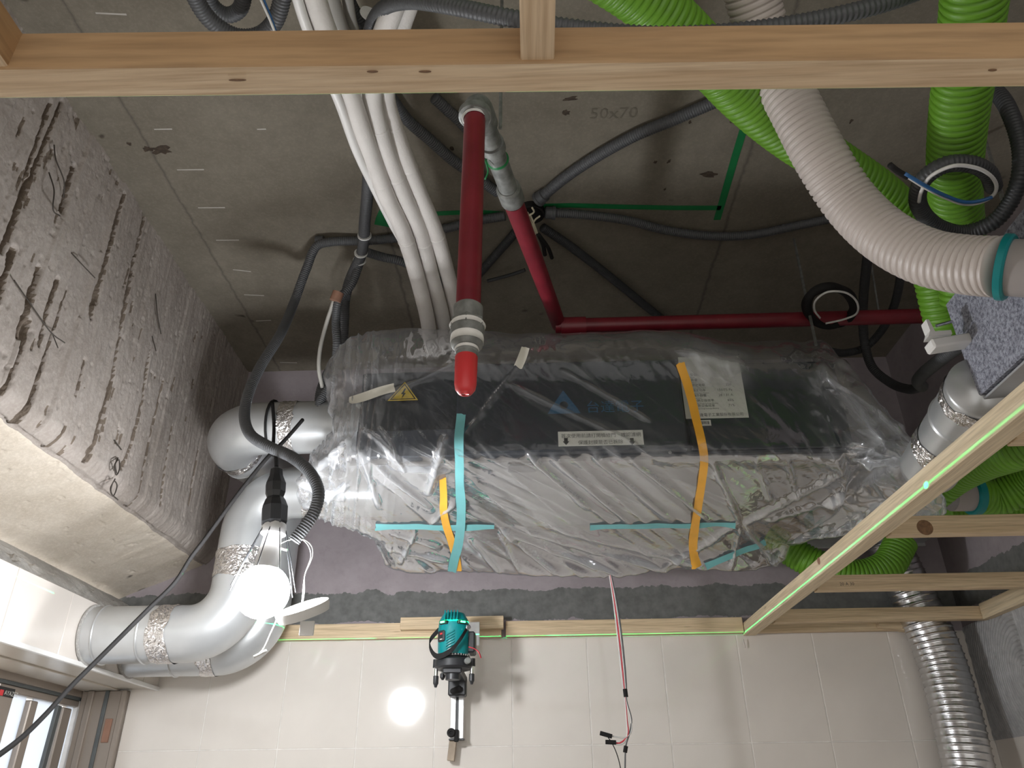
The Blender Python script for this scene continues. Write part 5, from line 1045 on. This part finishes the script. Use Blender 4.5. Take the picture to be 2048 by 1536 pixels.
for sx in (-1, 1): mk('rail', *box((lc.x - .003 + sx * .0125, 2.648, (zr0 + zc1) / 2), (.0165, .02, zc1 - zr0), .0015), M['alu'], bk, label='silver slide rail')
mk('rail_core', *box((lc.x - .003, 2.652, (zr0 + zc1) / 2), (.014, .016, zc1 - zr0)), M['black'], bk)
mk('end_plate', *box((lc.x - .003, 2.646, zr0 - .002), (.048, .026, .005), .001), M['black'], bk)
mk('lock_knob', *lathe(Lp(903, 1466, 2.638), (0, -1, 0), [(0, .013), (.012, .0135), (.016, .011), (.016, .005), (.012, .004)], 20), M['black_soft'], bk, 'auto')
mk('lock_stem', *box((lc.x - .003, 2.632, zr0 + .008), (.014, .008, .035), .002), M['black_soft'], bk)
zq = Lp(905, 1262, 2.62).z
mk('back_plate', *box((lc.x + .008, 2.622, Lp(905, 1268, 2.62).z), (.118, .006, .075), .001), M['alu'], bk, label='white metal back plate')
w0, w1 = Lp(906, 1482, 2.66), Lp(902, 1522, 2.66)
mk('wood_peg', *box((w0 + w1) / 2, (.022, .028, (w0.z - w1.z)), .001, Matrix.Rotation(.1, 3, 'Y')), M['bracket_wood'], None, label='short grey wood peg below the bracket on the tiles', cat='wood peg')
# the laser itself: a fan of green light, level with the new ceiling
zl_ = ZT + .001
def laser(loc, mode, power, eps, dots=()):
    li = bpy.data.lights.new('laser_fan', 'POINT'); li.energy = power; li.color = (0, 1, .22); li.shadow_soft_size = .0006; li.use_nodes = True; nt = li.node_tree; em = nt.nodes['Emission']
    tc = nt.nodes.new('ShaderNodeTexCoord'); sx_ = nt.nodes.new('ShaderNodeSeparateXYZ'); nt.links.new(tc.outputs['Normal'], sx_.inputs[0])
    ab = nt.nodes.new('ShaderNodeMath'); ab.operation = 'ABSOLUTE'; nt.links.new(sx_.outputs[mode], ab.inputs[0]); lt = nt.nodes.new('ShaderNodeMath'); lt.operation = 'LESS_THAN'; lt.inputs[1].default_value = eps; nt.links.new(ab.outputs[0], lt.inputs[0])
    last = lt.outputs[0]
    for d, r_, g in dots:
        vm = nt.nodes.new('ShaderNodeVectorMath'); vm.operation = 'DOT_PRODUCT'; nt.links.new(tc.outputs['Normal'], vm.inputs[0]); vm.inputs[1].default_value = tuple(Vector(d).normalized())
        ab2 = nt.nodes.new('ShaderNodeMath'); ab2.operation = 'ABSOLUTE'; nt.links.new(vm.outputs['Value'], ab2.inputs[0])
        gt = nt.nodes.new('ShaderNodeMath'); gt.operation = 'GREATER_THAN'; gt.inputs[1].default_value = math.cos(r_); nt.links.new(vm.outputs['Value'], gt.inputs[0])
        mu = nt.nodes.new('ShaderNodeMath'); mu.operation = 'MULTIPLY_ADD'; mu.inputs[1].default_value = g; nt.links.new(gt.outputs[0], mu.inputs[0]); nt.links.new(last, mu.inputs[2]); last = mu.outputs[0]
    nt.links.new(last, em.inputs['Strength']); o = bpy.data.objects.new('laser_fan', li); COL.objects.link(o); o.parent = lv; o.location = tuple(np.array(tuple(loc)) - WL[lv.name]); return o
tgt = ja + je * (ja.y - PX(1822, 990, xj).y + .03); tgt.z = H(ZT + .001); src = Vector((lc.x, YL - 44 * u - .004, H(zl_)))
laser(src, 2, LASER * 60, .0016, [(tgt - src, .0045, 6.0)])
laser(Vector((lc.x + 50 * u, YL - .0, H(zl_))), 2, LASER * 7, .0032)
# ================================================================ LOOSE WIRES BELOW THE UNIT
lw_ = 2.38
b0 = [(1220, 1150), (1230, 1210), (1240, 1290), (1248, 1370), (1251, 1400)]
for k, (mat, off, end, lab) in enumerate([('white_wire', -3, [(1253, 1440), (1254, 1470), (1245, 1488), (1215, 1486)], 'white wire of the hanging bundle turning left to the lower crimp'), ('red_wire', 0, [(1254, 1440), (1256, 1470), (1240, 1486), (1232, 1486)], 'red wire of the hanging bundle below the unit'), ('white_wire', 3, [(1262, 1440), (1262, 1465), (1250, 1475), (1222, 1472)], 'white wire of the hanging bundle turning left to the upper crimp'), ('conduit', 6, [(1263, 1440), (1258, 1470), (1252, 1490), (1250, 1540), (1249, 1580)], 'dark wire of the hanging bundle reaching the bottom edge')]):
    L = [(a + off * (.35 + .6 * math.sin(i * .8)), b, lw_) for i, (a, b) in enumerate(b0)] + [(a, b, lw_) for a, b in end]
    mk('wire', *tube(path('Y', L), .0021, .01, 8), M[mat], None, True, label=lab, cat='wire', group='loose wires hanging below the unit')
for px, py, ex, ey, lab in [(1224, 1473, 1200, 1466, 'upper black crimp on a wire end'), (1232, 1485, 1211, 1484, 'lower black crimp on a wire end'), (1252, 1492, 1250, 1505, 'black crimp on the straight wire end')]:
    mk('crimp', *cyl(PY(px, py, lw_), PY(ex, ey, lw_), .006, 10), M['black_soft'], None, 'auto', label=lab, cat='crimp', group='black crimps on the wire ends')
mk('wire_wrap', *cyl(PY(1250, 1378, lw_), PY(1252, 1394, lw_), .0065, 12), M['black_soft'], None, 'auto', label='black tape band around the hanging wires', cat='tape')
mk('thin_lead', *tube(path('Y', [(1215, 1473, lw_), (1226, 1490, lw_), (1236, 1515, lw_), (1243, 1545, lw_)]), .0014, .008, 6), M['black_soft'], None, True, label='thin dark lead hanging from the upper crimp', cat='wire')
